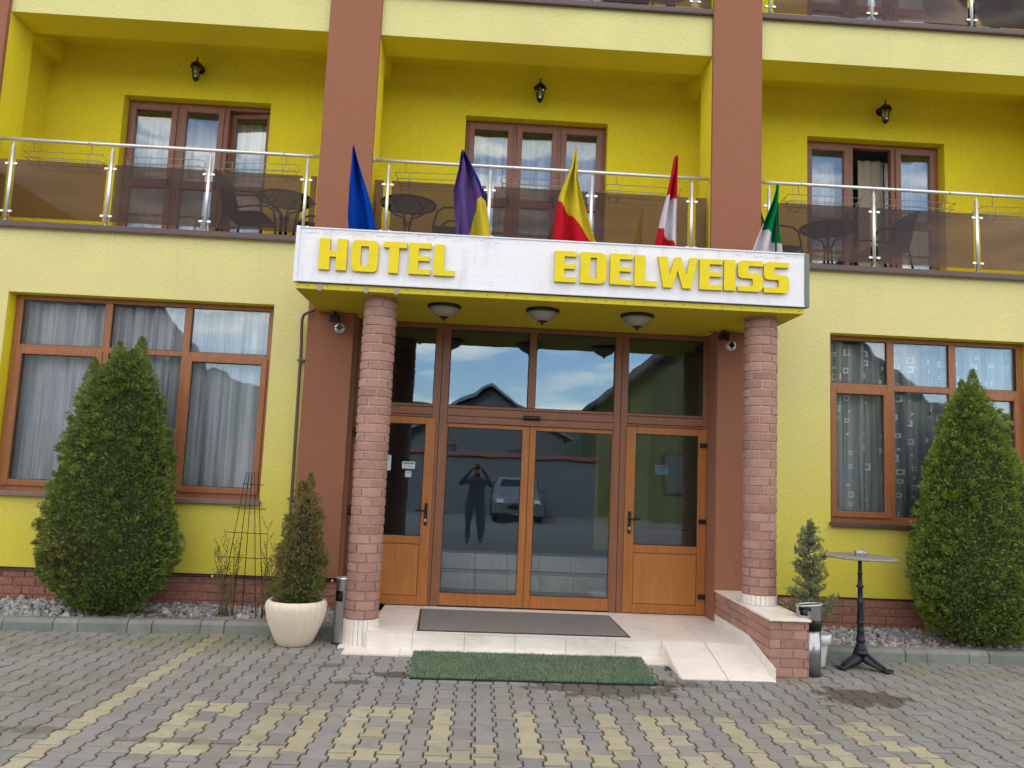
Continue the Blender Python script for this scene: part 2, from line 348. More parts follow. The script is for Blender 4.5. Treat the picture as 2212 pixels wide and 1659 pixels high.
    def build(s, name, mats, parent=None, world=True, bevel=0, fixn=True, seg=1):
        me = bpy.data.meshes.new(name); me.from_pydata(s.v, [], s.f)
        mats = mats if isinstance(mats, (list, tuple)) else [mats]
        for m in mats: me.materials.append(M[m] if isinstance(m, str) else m)
        me.polygons.foreach_set('material_index', s.mi); me.polygons.foreach_set('use_smooth', s.sm)
        me.update()
        if fixn:
            bm = bmesh.new(); bm.from_mesh(me); bmesh.ops.recalc_face_normals(bm, faces=bm.faces); bm.to_mesh(me); bm.free()
        o = bpy.data.objects.new(name, me); col.objects.link(o)
        if parent is not None:
            o.parent = parent
            if world: o.location = -WP.get(parent, Vector((0, 0, 0)))
        WP[o] = Vector((0, 0, 0)) if (world or parent is None) else WP.get(parent, Vector((0,0,0)))
        if parent is not None and not world: WP[o] = Vector((0, 0, 0))
        if bevel:
            b = o.modifiers.new('bevel', 'BEVEL'); b.width = bevel; b.segments = seg; b.limit_method = 'ANGLE'; b.angle_limit = R(40)
        return o
def np_mesh(name, V, F, mats, parent=None, mi=None, smooth=False, attr=None):
    me = bpy.data.meshes.new(name); k = F.shape[1]
    me.vertices.add(len(V)); me.vertices.foreach_set('co', V.astype(np.float32).ravel())
    me.loops.add(F.size); me.loops.foreach_set('vertex_index', F.astype(np.int32).ravel())
    me.polygons.add(len(F)); me.polygons.foreach_set('loop_start', np.arange(0, F.size, k, dtype=np.int32))
    if mi is not None: me.polygons.foreach_set('material_index', mi.astype(np.int32))
    me.update(calc_edges=True)
    if smooth: me.polygons.foreach_set('use_smooth', np.ones(len(F), bool))
    for m in (mats if isinstance(mats, (list, tuple)) else [mats]): me.materials.append(M[m])
    o = bpy.data.objects.new(name, me); col.objects.link(o)
    if parent is not None: o.parent = parent; o.location = -WP.get(parent, Vector((0, 0, 0)))
    WP[o] = Vector((0, 0, 0)); return o
def scatter(T, F, pos, rot):
    # template verts T (n,3), faces F; rot (N,3,3) incl. scale
    V = np.einsum('nij,kj->nki', rot, T)+pos[:, None, :]
    n = len(T); FF = (F[None, :, :]+np.arange(len(pos))[:, None, None]*n).reshape(-1, F.shape[1])
    return V.reshape(-1, 3), FF
def copy_tree(o, parent=None):
    c = o.copy(); col.objects.link(c); c.parent = parent
    WP[c] = WP.get(o, Vector((0, 0, 0)))
    for ch in list(o.children): copy_tree(ch, c)
    return c
def wall_holes(b, x0, x1, z0, z1, y0, y1, holes, mi=0, mr=1, back=True):
    xs = sorted({x0, x1, *[h[0] for h in holes], *[h[1] for h in holes]}); zs = sorted({z0, z1, *[h[2] for h in holes], *[h[3] for h in holes]})
    inside = lambda x, z: any(h[0] < x < h[1] and h[2] < z < h[3] for h in holes)
    for i in range(len(xs)-1):
        for j in range(len(zs)-1):
            if inside((xs[i]+xs[i+1])/2, (zs[j]+zs[j+1])/2): continue
            b.quad((xs[i], y0, zs[j]), (xs[i+1], y0, zs[j]), (xs[i+1], y0, zs[j+1]), (xs[i], y0, zs[j+1]), mi)
            if back: b.quad((xs[i], y1, zs[j]), (xs[i], y1, zs[j+1]), (xs[i+1], y1, zs[j+1]), (xs[i+1], y1, zs[j]), mr)
    for h in holes:
        a, c, d, e = h
        b.quad((a, y0, d), (a, y0, e), (a, y1, e), (a, y1, d), mr); b.quad((c, y0, d), (c, y1, d), (c, y1, e), (c, y0, e), mr)
        b.quad((a, y0, e), (c, y0, e), (c, y1, e), (a, y1, e), mr); b.quad((a, y0, d), (a, y1, d), (c, y1, d), (c, y0, d), mr)
    b.quad((x0, y0, z0), (x0, y0, z1), (x0, y1, z1), (x0, y1, z0), mr); b.quad((x1, y0, z0), (x1, y1, z0), (x1, y1, z1), (x1, y0, z1), mr)
    b.quad((x0, y0, z1), (x1, y0, z1), (x1, y1, z1), (x0, y1, z1), mr); b.quad((x0, y0, z0), (x0, y1, z0), (x1, y1, z0), (x1, y0, z0), mr)

# ================================================================ GROUND
b = MB(); b.quad((-400, -400, -.03), (400, -400, -.03), (400, 400, -.03), (-400, 400, -.03)); g = b.build('ground', 'ground'); tag(g, kind='structure')

def paving():
    PX, PY = .1437, .2; X0 = -.168
    ew, nw, gp = .0775, .0545, .0065         # half widths at the ends and at the waist of a bone paver
    yel = {}
    full = {0: (1, 3), 1: (3, 5), 2: (5, 7), 3: (7, 9)}
    def ev(c, ints): yel[c] = ints
    allE = [(0, 1), (1, 3), (3, 5), (5, 7), (7, 9), (9, 10)]
    for c in (-12, -8, -4, 0, 10, 14): ev(c, allE)
    ev(4, allE[:5]); ev(8, allE[:5]); ev(-6, allE[1:5])
    for c in (-11, -3, 11, 17, 21): ev(c, [(0, 2), (4, 6), (8, 10)])
    ev(-7, [(0, 2), (8, 10)])
    for c in (-10, -2, 12): ev(c, [(0, 1), (1, 3), (7, 9), (9, 10)])
    ev(1, [(8, 10)]); ev(2, [(7, 9), (9, 10)]); ev(5, [(8, 10)]); ev(6, [(5, 7), (7, 9)]); ev(7, [(8, 10)])
    ev(16, [(1, 3), (3, 5), (7, 9)]); ev(18, [(1, 3), (5, 7), (7, 9)]); ev(20, [(1, 3), (3, 5), (7, 9)]); ev(22, [(1, 3), (5, 7), (7, 9)])
    YT = -2.84
    V = []; F = []; A = []
    r = random.Random(3)
    def paver(cx, y0, y1, yv, halftop=None, amp=1):
        # outline of a bone: ends wide, waist narrow
        L = y0-y1; q = .036
        if L > .15: prof = [(y0-gp, ew), (y0-q, ew), (y0-q-.018, nw), (y1+q+.018, nw), (y1+q, ew), (y1+gp, ew)]
        elif halftop: prof = [(y0-.0005, nw), (y1+q+.018, nw), (y1+q, ew), (y1+gp, ew)]
        else: prof = [(y0-gp, ew), (y0-q, ew), (y0-q-.018, nw), (y1+.0005, nw)]
        out = [(cx+w, y) for y, w in prof]+[(cx-w, y) for y, w in reversed(prof)]
        jx, jy, jz = r.uniform(-.0015, .0015), r.uniform(-.0015, .0015), r.uniform(-.0025, .0025); tx, ty = r.uniform(-.012, .012), r.uniform(-.012, .012)
        cy = (y0+y1)/2; n = len(out); base = len(V); ch = .0045
        for k, (dz, ins) in enumerate(((-.02, 0), (-.004, 0), (0, ch))):
            for (x, y) in out:
                sx = (ins if x > cx else -ins); sy = (ins if y > cy else -ins)
                xx, yy = x-sx+jx, y-sy+jy
                V.append((xx, yy, dz+jz+(xx-cx)*tx+(yy-cy)*ty))
        for k in range(2):
            for i in range(n): F.append((base+k*n+i, base+k*n+(i+1) % n, base+(k+1)*n+(i+1) % n, base+(k+1)*n+i))
        F.append(tuple(base+2*n+i for i in range(n))); A.extend([yv]*(3*n))
    def kerb_line(x):
        if x < -1.15: return -.861+.0786*(x+4.476)
        if x > 3.0: return -.962+.053*(x-3.574)
        if x < 1.83: return -1.2
        return -1.6
    for c in range(-54, 66):
        cx = X0+c*PX; odd = c % 2
        spec = dict.fromkeys(yel.get(c, []))
        k = 0; jy0 = YT-(0 if odd else .1)     # a joint of this column
        y = jy0+PY*14
        while y > -6.4:
            y1 = y-PY
            if y1 < kerb_line(cx)+.05:
                u0 = round((YT-y)/.1); u1 = round((YT-y1)/.1)
                if c == -16: paver(cx, y, y1, 1)
                elif (u0, u1) in spec: paver(cx, y, y1, 1)
                elif not odd and u0 == -1 and (0, 1) in spec: paver(cx, y, y-.1, 0); paver(cx, y-.1, y1, 1, True)
                elif not odd and u0 == 9 and (9, 10) in spec: paver(cx, y, y-.1, 1); paver(cx, y-.1, y1, 0, True)
                else: paver(cx, y, y1, 0)
            y = y1
    me = bpy.data.meshes.new('paving'); me.from_pydata(V, [], F); me.materials.append(M['paver'])
    at = me.attributes.new('yel', 'FLOAT', 'POINT'); at.data.foreach_set('value', np.array(A, np.float32))
    o = bpy.data.objects.new('paving', me); col.objects.link(o); tag(o, kind='structure')
    b = MB(); b.quad((-8.2, -6.5, -.0085), (9.4, -6.5, -.0085), (9.4, -.2, -.0085), (-8.2, -.2, -.0085)); tag(b.build('paving_bed', 'joint'), kind='structure')
paving()

def kerbs():
    def run(name, x0, x1, line, joints):
        b = MB(); r = random.Random(5); xs = joints
        for i in range(len(xs)-1):
            a, c = xs[i]+.003, xs[i+1]-.003; j = r.uniform(-.004, .004); jz = r.uniform(-.004, .004)
            fa, fc = line(a)+j, line(c)+j
            prof = [(0, -.05), (0, .085), (.035, .118), (.15, .118), (.15, -.05)]
            vs = [(a, fa+u, z+jz) for u, z in prof]+[(c, fc+u, z+jz) for u, z in prof]; n = len(prof)
            b.add(vs, [tuple(range(n-1, -1, -1)), tuple(range(n, 2*n))]+[(k, (k+1) % n, n+(k+1) % n, n+k) for k in range(n)])
        return tag(b.build(name, 'kerb', bevel=.005), kind='structure')
    L = [-1.52, -1.97]; s = [.455, .225]; i = 0
    while L[-1] > -8: L.append(L[-1]-s[i % 2]); i += 1
    run('kerb', 0, 0, lambda x: -.861+.0786*(x+4.476)-.005, sorted(L+[-1.2]))
    Rr = [3.02, 3.4, 3.85, 4.306, 4.528, 4.978, 5.19]; i = 0
    while Rr[-1] < 9.4: Rr.append(Rr[-1]+s[i % 2]); i += 1
    run('kerb', 0, 0, lambda x: -.962+.053*(x-3.574)-.005, Rr)
kerbs()

def gravel():
    rs = np.random.RandomState(4)
    bm = bmesh.new(); bmesh.ops.create_icosphere(bm, subdivisions=2, radius=1); T0 = np.array([v.co[:] for v in bm.verts]); F = np.array([[v.index for v in f.verts] for f in bm.faces]); bm.free()
    Vs = []; Fs = []; MI = []; off = 0
    for variant in range(6):
        k = np.array([[rs.uniform(-2, 2) for _ in range(3)] for _ in range(5)]); T = T0.copy()
        d = 1+.16*np.sin(T0@k[0]*1.3+k[4][0])+.14*np.sin(T0@k[1]*2+k[4][1]); T = T*d[:, None]
        for q in range(5):                                           # broken facets
            nn = rs.normal(size=3); nn /= np.linalg.norm(nn); h = rs.uniform(.45, .75); e = T@nn-h; T = T-np.where(e > 0, e, 0)[:, None]*nn
        N = 1250; xs = np.concatenate([rs.uniform(-7.5, -1.2, int(N*.5)), rs.uniform(3.0, 8.6, N-int(N*.5))])
        t = rs.uniform(0, 1, N)
        front = np.where(xs < 0, -.861+.0786*(xs+4.476)+.15, -.962+.053*(xs-3.574)+.15)
        ys = front+(-.02-front)*t
        sz = rs.uniform(.020, .042, N)*np.where(rs.rand(N) > .92, 1.4, 1)
        zs = .085+.045*t+rs.uniform(-.012, .014, N)
        keep = ~(((xs+3.7)**2/.5**2+(ys+.42)**2/.2**2 < 1) & (rs.rand(N) > .3)); xs, ys, sz, zs = xs[keep], ys[keep], sz[keep], zs[keep]; N = len(xs)
        q = rs.normal(size=(N, 4)); q /= np.linalg.norm(q, axis=1)[:, None]; w, x, y, z = q.T
        Rm = np.stack([np.stack([1-2*(y*y+z*z), 2*(x*y-z*w), 2*(x*z+y*w)], -1), np.stack([2*(x*y+z*w), 1-2*(x*x+z*z), 2*(y*z-x*w)], -1), np.stack([2*(x*z-y*w), 2*(y*z+x*w), 1-2*(x*x+y*y)], -1)], 1)
        S = np.stack([sz*rs.uniform(.9, 1.4, N), sz*rs.uniform(.7, 1, N), sz*rs.uniform(.5, .8, N)], -1)
        V, FF = scatter(T, F, np.stack([xs, ys, zs], -1), Rm*S[:, None, :]); Vs.append(V); Fs.append(FF+off); off += len(V)
    o = np_mesh('gravel', np.concatenate(Vs), np.concatenate(Fs), 'gravel'); tag(o, 'grey broken stone gravel along the foot of the wall', 'gravel', kind='stuff')
    b = MB()
    for x0, x1 in ((-7.9, -1.17), (3.02, 9.3)):
        f = (lambda x: -.861+.0786*(x+4.476)+.14) if x0 < 0 else (lambda x: -.962+.053*(x-3.574)+.14)
        b.quad((x0, f(x0), .075), (x1, f(x1), .075), (x1, .02, .125), (x0, .02, .125))
    tag(b.build('soil_bed', 'soil'), kind='structure')
    # needle litter under the two big shrubs
    N = 3800; V = []; T = np.array([(-1, -.12, 0), (1, -.1, .05), (1, .1, 0), (-1, .12, .05)]); F = np.array([[0, 1, 2, 3]])
    cx = np.where(rs.rand(N) < .55, rs.normal(-3.3, .38, N), rs.normal(5.1, .45, N)); cy = np.where(cx < 0, rs.uniform(-.63, -.3, N), rs.uniform(-.76, -.35, N))
    pos = np.stack([cx, cy, .118+rs.uniform(0, .02, N)], -1); a = rs.uniform(0, 6.28, N); s = rs.uniform(.008, .022, N); c_, s_ = np.cos(a)*s, np.sin(a)*s
    z = np.zeros(N); Rm = np.stack([np.stack([c_, -s_, z], -1), np.stack([s_, c_, z], -1), np.stack([rs.uniform(-.3, .3, N)*s, z, s], -1)], 1)
    V, FF = scatter(T, F, pos, Rm); tag(np_mesh('needle_litter', V, FF, 'litter'), 'brown dead needles lying on the gravel under the big conifers', 'leaf litter', kind='stuff')
gravel()

# ================================================================ THE HOTEL
P = [(-10.4, -9.8), (-6.23, -5.63), (-1.978, -1.379), (2.561, 3.149), (7.17, 7.77), (11.5, 12.1)]
XL, XR = -10.4, 12.1
hotel = thing('hotel', (.6, 0, 0), 'yellow hotel with brown pillars, deep balconies and a canopied wooden entrance', 'hotel')
LED1, LED2, BAND1, BAND2 = 4.19, 7.245, 6.742, 9.80
YB = 1.15
WL = (-5.292, -2.372, 1.262, 3.458); WR = (3.985, 6.385, 1.285, 3.458)
# front wall of the ground floor
b = MB()
wall_holes(b, XL, -1.985, .47, LED1, 0, .3, [WL])
wall_holes(b, 3.145, XR, .47, LED1, 0, .3, [WR])
b.box(-1.46, 2.655, .02, .3, 3.40, LED1, 1)
b.box(-1.985, -1.46, .0, .3, .47, 3.39, 1); b.box(2.655, 3.145, .0, .3, .47, 3.39, 1)
b.build('wall', ['yellow_front', 'yellow'], hotel)
# brown pillars
for i, (a, c) in enumerate(P):
    b = MB()
    if i == 2: b.box(a, -1.462, -.06, -.002, .482, 3.388); b.box(a, c, -.06, -.002, 3.388, 10.4); b.box(-1.462-.02, -1.462, -.002, .30, .482, 3.388)
    elif i == 3: b.box(2.655, c-.03, -.06, -.002, .482, 3.388); b.box(a, c, -.06, -.002, 3.388, 10.4)
    else: b.box(a, c, -.06, -.002, .482, 10.4)
    b.build('pillar', 'brown', hotel, bevel=.004)
# parapet bands above, slabs, back walls, side walls
b = MB(); sl = MB(); bw = MB(); sd_ = MB()
doors = []
for i in range(5):
    x0, x1 = P[i][1], P[i+1][0]
    cx = {1: -3.88, 2: .566, 3: 5.16}.get(i, (x0+x1)/2); hw = .945
    for z0, z1 in ((BAND1, LED2), (BAND2, 10.4)):
        b = MB(); b.box(x0+.001, x1-.001, .0, .455, z0, z1, 0); b.mi[0] = 1; b.mi[4] = 1; b.build('parapet', ['yellow_band', 'yellow'], hotel)
    for zf in (4.17, LED2):
        top = 7.0 if zf < 5 else 10.1
        bw = MB(); wall_holes(bw, (P[i][0]+P[i][1])/2, (P[i+1][0]+P[i+1][1])/2, zf-.15, top+.05, YB, YB+.28, [(cx-hw, cx+hw, zf+.03, zf+.03+2.165)], 0, 0); bw.build('balcony_wall', 'yellow', hotel)
        doors.append((cx, zf+.03, i))
    for q in ((.30, 3.95, 4.165), (.456, 7.0, LED2-.005), (.456, 10.1, 10.39)): sl = MB(); sl.box(x0-.17, x1+.17, q[0], YB, q[1], q[2], 0); sl.build('balcony_slab', 'yellow', hotel)
for (a, c) in P:
    sd_ = MB(); sd_.box(a+.003, c-.003, 0, .455, 4.17, 10.4, 0)
    sd_.box(a+.17, c-.17, .455, YB, 4.17, 10.4, 0)
    for zt in (BAND1, BAND2): sd_.box(a+.01, c-.01, .455, YB, zt+.002, zt+.5, 0)
    sd_.build('side_wall', 'yellow', hotel)
# ledges
for i in range(5):
    x0, x1 = P[i][1], P[i+1][0]
    for z in (LED1, LED2):
        b = MB(); b.box(x0+.002, x1-.002, -.055, .14, z, z+.062); b.box(x0+.002, x1-.002, -.058, -.048, z-.012, z); b.build('ledge', 'ledge', hotel, bevel=.004)
# roof and the mass behind
b = MB(); b.box(XL-.5, XR+.5, -.7, 10, 10.4, 10.62); b.quad((XL-.5, -.7, 10.63), (XR+.5, -.7, 10.63), (XR+.5, 5, 13.5), (XL-.5, 5, 13.5)); b.quad((XL-.5, 10, 10.63), (XL-.5, 5, 13.5), (XR+.5, 5, 13.5), (XR+.5, 10, 10.63)); b.build('roof', 'dark_trim', hotel)
b = MB(); b.box(XL, XR, 9.6, 9.9, -.02, 10.4); b.box(XL, XL+.2, .31, 9.6, -.02, 10.4); b.box(XR-.2, XR, .31, 9.6, -.02, 10.4); b.build('rear_wall', 'yellow_band', hotel)
# interior rooms behind the windows
def room(x0, x1, z0, z1, y0, y1):
    b = MB()
    b.quad((x0, y1, z0), (x1, y1, z0), (x1, y1, z1), (x0, y1, z1)); b.quad((x0, y0, z0), (x0, y1, z0), (x0, y1, z1), (x0, y0, z1)); b.quad((x1, y0, z0), (x1, y0, z1), (x1, y1, z1), (x1, y1, z0))
    b.quad((x0, y0, z0), (x1, y0, z0), (x1, y1, z0), (x0, y1, z0)); b.quad((x0, y0, z1), (x0, y1, z1), (x1, y1, z1), (x1, y0, z1)); b.build('room', 'room', hotel, fixn=False)
room(-5.7, -2.1, .9, 3.6, .31, 2.9); room(3.6, 6.9, .9, 3.6, .31, 2.9)
for cx, z, i in doors: room(cx-1.4, cx+1.4, z-.04, z+2.5, YB+.285, YB+2.8)
# lobby behind the entrance
b = MB(); x0, x1, y0, y1, z0, z1 = -1.75, 3.0, .42, 5.0, .16, 3.42
b.quad((x0, y1, z0), (x1, y1, z0), (x1, y1, z1), (x0, y1, z1), 1); b.quad((x0, y0, z0), (x0, y1, z0), (x0, y1, z1), (x0, y0, z1), 1)
b.quad((x1, y0, z0), (x1, y0, z1), (x1, y1, z1), (x1, y1, z0), 0); b.quad((x0, y0, z1), (x0, y1, z1), (x1, y1, z1), (x1, y0, z1), 1)
b.box(2.15, 2.45, 2.4, 2.8, .6, 3.4, 0); b.box(1.75, 2.98, 2.9, 3.3, .6, 3.4, 0)
b.build('lobby', ['lobby_green', 'lobby_dark'], hotel, fixn=False)
b = MB(); b.quad((-1.74, .36, .158), (2.99, .36, .158), (2.99, 5, .158), (-1.74, 5, .158), 1)
for k in range(11):
    xa = -1.7+k*.43
    for (ya, yb_, za, zb) in ((1.6, 1.93, .165, .375), (1.95, 2.3, .38, .585)): b.box(xa, xa+.424, ya, yb_, za, zb)
    for r_ in range(3): b.box(xa, xa+.424, .44+r_*.38, .44+r_*.38+.374, .160, .166)
b.build('lobby_steps', ['tile', 'lobby_dark'], hotel)
# reception counter glimpsed through the right leaf
b = MB(); b.box(2.0, 2.95, 1.2, 1.55, .17, 1.0); b.box(1.95, 2.97, 1.15, 1.6, 1.0, 1.05); tag(b.build('reception_counter', 'oak_dark', hotel))

# plinth of brick slips
def brick_run(b, P_, u0, u1, z0, z1, L=.235, H=.077, m=.011, d=.016, seed=1, mi=0, nseg=1, ch=.0035):
    r = random.Random(seed); z = z0; row = 0
    while z < z1-.02:
        zt = min(z+H, z1); u = u0-(L+m)*(.5 if row % 2 else 0)-r.uniform(0, .02)
        while u < u1:
            a, c = max(u, u0), min(u+L, u1)
            if c-a > .02: b.brickbox(P_, a, c, z, zt, d+r.uniform(-.0025, .0025), ch, mi, nseg)
            u += L+m
        z += H+m; row += 1
for x0, x1, zb in ((XL, -1.462, 0), (3.145, XR, 0)):
    b = MB(); b.box(x0, x1, .005, .3, -.02, .462, 1)
    brick_run(b, lambda u, z, d: (u, .005-d, z), x0 if x0 > -9 else -8.2, min(x1, 9.3), .02, .462, L=.235, H=.078, m=.010, d=.012, seed=3)
    b.build('plinth', ['brick_plinth', 'mortar_plinth'], hotel)
    b = MB(); b.box(x0, x1, -.016, .0, .462, .474); b.build('drip_edge', 'dark_trim', hotel)
b = MB(); b.box(2.67, 3.145, .005, .3, -.02, .47, 0); b.build('plinth', 'mortar_plinth', hotel)

# ---- big ground floor windows
def window_big(H, mull, tz, sashes, name_lbl, sillz, sillmat, ys=.15):
    x0, x1, z0, z1 = H; F = .055; fy0, fy1 = ys, ys+.07
    b = MB(); fx0, fx1 = x0+.012, x1-.012
    b.box(fx0, fx0+F+.02, fy0, fy1, z0, z1); b.box(fx1-F-.02, fx1, fy0, fy1, z0, z1)
    xa, xb = fx0+F+.02, fx1-F-.02
    b.box(xa, xb, fy0, fy1, z1-F, z1); b.box(xa, xb, fy0, fy1, z0, z0+F+.03)
    for a, c in mull: b.box(a, c, fy0-.002, fy1, z0+F+.03, z1-F)
    cuts = [xa]+[q for m_ in mull for q in m_]+[xb]
    cells = [(cuts[i], cuts[i+1]) for i in range(0, len(cuts), 2)]
    for a, c in cells: b.box(a, c, fy0, fy1, tz[0], tz[1])
    w = b.build('window', 'frame', hotel, bevel=.005, seg=2)
    pn = []
    for k, (a, c) in enumerate(cells):
        pn.append((a, c, tz[1], z1-F, 0)); pn.append((a, c, z0+F+.03, tz[0], k in sashes))
    for a, c, za, zb, sash in pn:
        if sash:
            s = MB(); t = .068; y0_, y1_ = fy0-.022, fy0+.045; a_, c_, za_, zb_ = a-.02, c+.02, za-.02, zb+.015
            s.box(a_, a_+t, y0_, y1_, za_, zb_); s.box(c_-t, c_, y0_, y1_, za_, zb_); s.box(a_+t, c_-t, y0_, y1_, zb_-t, zb_); s.box(a_+t, c_-t, y0_, y1_, za_, za_+t)
            s.build('sash', 'frame', w, bevel=.006, seg=2); a, c, za, zb = a_+t, c_-t, za_+t, zb_-t
        g = MB(); g.box(a-.004, c+.004, fy0+.022, fy0+.034, za-.004, zb+.004); g.build('pane', 'glass', w)
        g = MB(); e = .006
        g.box(a, a+e, fy0+.012, fy0+.021, za, zb); g.box(c-e, c, fy0+.012, fy0+.021, za, zb); g.box(a+e, c-e, fy0+.012, fy0+.021, zb-e, zb); g.box(a+e, c-e, fy0+.012, fy0+.021, za, za+e)
        g.build('gasket', 'gasket', w)
    s = MB(); s.box(x0-.02, x1+.02, -.055, ys+.0, sillz-.012, sillz+.016); s.box(x0-.02, x1+.02, -.06, -.048, sillz-.032, sillz+.016)
    s.build('sill', sillmat, w, bevel=.006, seg=2)
    return w
window_big(WL, [(-4.296, -4.214), (-3.404, -3.326)], (2.838, 2.898), (0, 2), '', 1.256, 'sill')
window_big(WR, [(4.734, 4.818), (5.479, 5.563)], (2.825, 2.898), (0, 2), '', 1.278, 'sill_dark')

def curtain(name, x0, x1, z0, z1, y, label, motif=False, mat='curtain', waves=3.2, amp=.035, seed=1, group=None):
    r = random.Random(seed); N = int((x1-x0)/.018); V = []
    ph = [r.uniform(0, 6) for _ in range(6)]
    fy = lambda x, z: y+amp*(math.sin(x*2*math.pi*waves+ph[0]+.8*math.sin(x*3.1+ph[1]))*.7+.35*math.sin(x*2*math.pi*waves*2.1+ph[2]))*(.75+.25*math.sin(z*.9+ph[3]+x))
    rows = 8; b = MB(); w = N+1
    vs = [(x0+(x1-x0)*i/N, fy(x0+(x1-x0)*i/N, z0+(z1-z0)*j/rows), z0+(z1-z0)*j/rows) for j in range(rows+1) for i in range(N+1)]
    b.add(vs, [(j*w+i, j*w+i+1, (j+1)*w+i+1, (j+1)*w+i) for j in range(rows) for i in range(N)], 0, True)
    if motif:
        for k in range(int((x1-x0)*5.2)):
            xx = x0+.08+k/5.2*1.0
            z = z0+r.uniform(0, .3)
            while z < z1-.08:
                s = r.choice([.014, .014, .026, .034, .042]); s2 = s*.55
                cx = xx+r.uniform(-.03, .03); pt = lambda u, v: (cx+u, fy(cx+u, z+v)-.006, z+v)
                if s < .02: b.add([pt(-s, -s), pt(s, -s), pt(s, s), pt(-s, s)], [(0, 1, 2, 3)], 1)
                else:
                    o = [(-s, -s), (s, -s), (s, s), (-s, s)]; q = [(-s2, -s2), (s2, -s2), (s2, s2), (-s2, s2)]
                    b.add([pt(*p) for p in o]+[pt(*p) for p in q], [(0, 1, 5, 4), (1, 2, 6, 5), (2, 3, 7, 6), (3, 0, 4, 7)], 1)
                z += r.choice([.11, .16, .22])
    o = b.build(name, [mat, 'curtain_motif'], fixn=False); return tag(o, label, 'curtain', group)
curtain('net_curtain', -5.4, -2.2, 1.2, 3.40, .335, 'plain white net curtain behind the wide ground floor window left of the entrance', seed=2, waves=4.3, amp=.085)
curtain('net_curtain', 3.9, 6.45, 1.2, 3.40, .335, 'white net curtain with square motifs behind the ground floor window right of the entrance', True, 'curtain_motif_cloth', seed=5, waves=3.6, amp=.085)

# ---- balcony doors
def balcony_door(cx, zf, i):
    f1 = zf < 5
    x0, x1, z0, z1 = cx-.945, cx+.945, zf, zf+2.165; y0 = 1.30
    if i == 1: x0, x1 = -4.85+.012, -2.905
    b = MB(); F = .06
    m1, m2 = x0+(x1-x0)*.352, x0+(x1-x0)*.668
    for a, c in ((x0, x0+F), (m1-.035, m1+.035), (m2-.035, m2+.035), (x1-F, x1)): b.box(a, c, y0, y0+.08, z0, z1-F)
    b.box(x0, x1, y0, y0+.08, z1-F, z1)
    for a, c in ((x0+F, m1-.035), (m1+.035, m2-.035), (m2+.035, x1-F)): b.box(a, c, y0, y0+.08, z0, z0+.05)
    fr = b.build('door_frame', 'frame_up', hotel, bevel=.004)
    openk = {1: 2, 3: 1}.get(i, -1) if f1 else -1
    for k, (a, c) in enumerate(((x0+F, m1-.035), (m1+.035, m2-.035), (m2+.035, x1-F))):
        a0, c0 = a-.012, c+.012; t = .075; za, zb = z0+.04, z1-F+.012; zm = zf+1.045
        yy = -.022
        piv = Vector((c0 if k == 2 else a0, y0, 0)); ang = 0
        if k == openk: ang = R(64) if k == 1 else R(-7)
        def Tm(mbx):
            if ang:
                rm = Matrix.Rotation(ang, 3, 'Z'); mbx.v = [tuple(piv+Vector((0, .06, 0))+rm @ (Vector(p)-piv)) for p in mbx.v]
            return mbx
        s = MB()
        s.box(a0, a0+t, y0+yy, y0+.05, za, zb); s.box(c0-t, c0, y0+yy, y0+.05, za, zb)
        s.box(a0+t, c0-t, y0+yy, y0+.05, zb-t, zb); s.box(a0+t, c0-t, y0+yy, y0+.05, za, za+.09); s.box(a0+t, c0-t, y0+yy, y0+.05, zm-.055, zm+.055)
        lf = Tm(s).build('door_leaf', 'frame_up', hotel, bevel=.005, seg=2)
        for q0, q1 in ((za+.09, zm-.055), (zm+.055, zb-t)):
            g = MB(); g.box(a0+t-.003, c0-t+.003, y0+.01, y0+.022, q0-.003, q1+.003); Tm(g).build('pane', 'glass', lf)
        if k < 2:
            g = MB(); g.box(c0-.05, c0-.02, y0-.04, y0-.022, zf+1.0, zf+1.16); g.tube([(c0-.035, y0-.045, zf+1.08), (c0-.035, y0-.075, zf+1.08), (c0-.14, y0-.075, zf+1.075)], .008); Tm(g).build('handle', 'black_metal', lf)
for d in doors: balcony_door(*d)
cl = {1: 'white net curtain behind the balcony door with one leaf ajar, left of the flags', 2: 'white net curtain behind the closed balcony door above the entrance', 3: 'white net curtain drawn behind the balcony door with an open middle leaf'}
for cx, z, i in doors:
    if z < 5 and i == 3:
        curtain('net_curtain', cx-1.02, cx-.36, z+.02, z+2.06, 1.62, 'white net curtain behind the left leaf of the right balcony door', seed=13, waves=4.5, amp=.03); curtain('net_curtain', cx+.36, cx+1.02, z+.02, z+2.06, 1.62, 'white net curtain behind the right leaf of the right balcony door', seed=14, waves=4.5, amp=.03)
        curtain('curtain', cx-.03, cx+.34, z+.02, z+2.06, 1.60, 'grey beige curtain hanging in the open middle leaf of the right balcony door', seed=15, waves=7, amp=.04, mat='curtain_beige')
    elif z < 5 and i in cl: curtain('net_curtain', cx-1.02, cx+1.02, z+.02, z+2.06, 1.62 if i != 3 else 1.80, cl[i], seed=10+i, waves=4.5, amp=.03)
    elif z > 5 and i in (2, 3): curtain('net_curtain', cx-1.02, cx+1.02, z+.02, z+2.06, 1.62, {2: 'white net curtain on the top floor above the middle balcony', 3: 'white net curtain on the top floor above the right balcony'}[i], seed=20+i, waves=4.5, amp=.03)

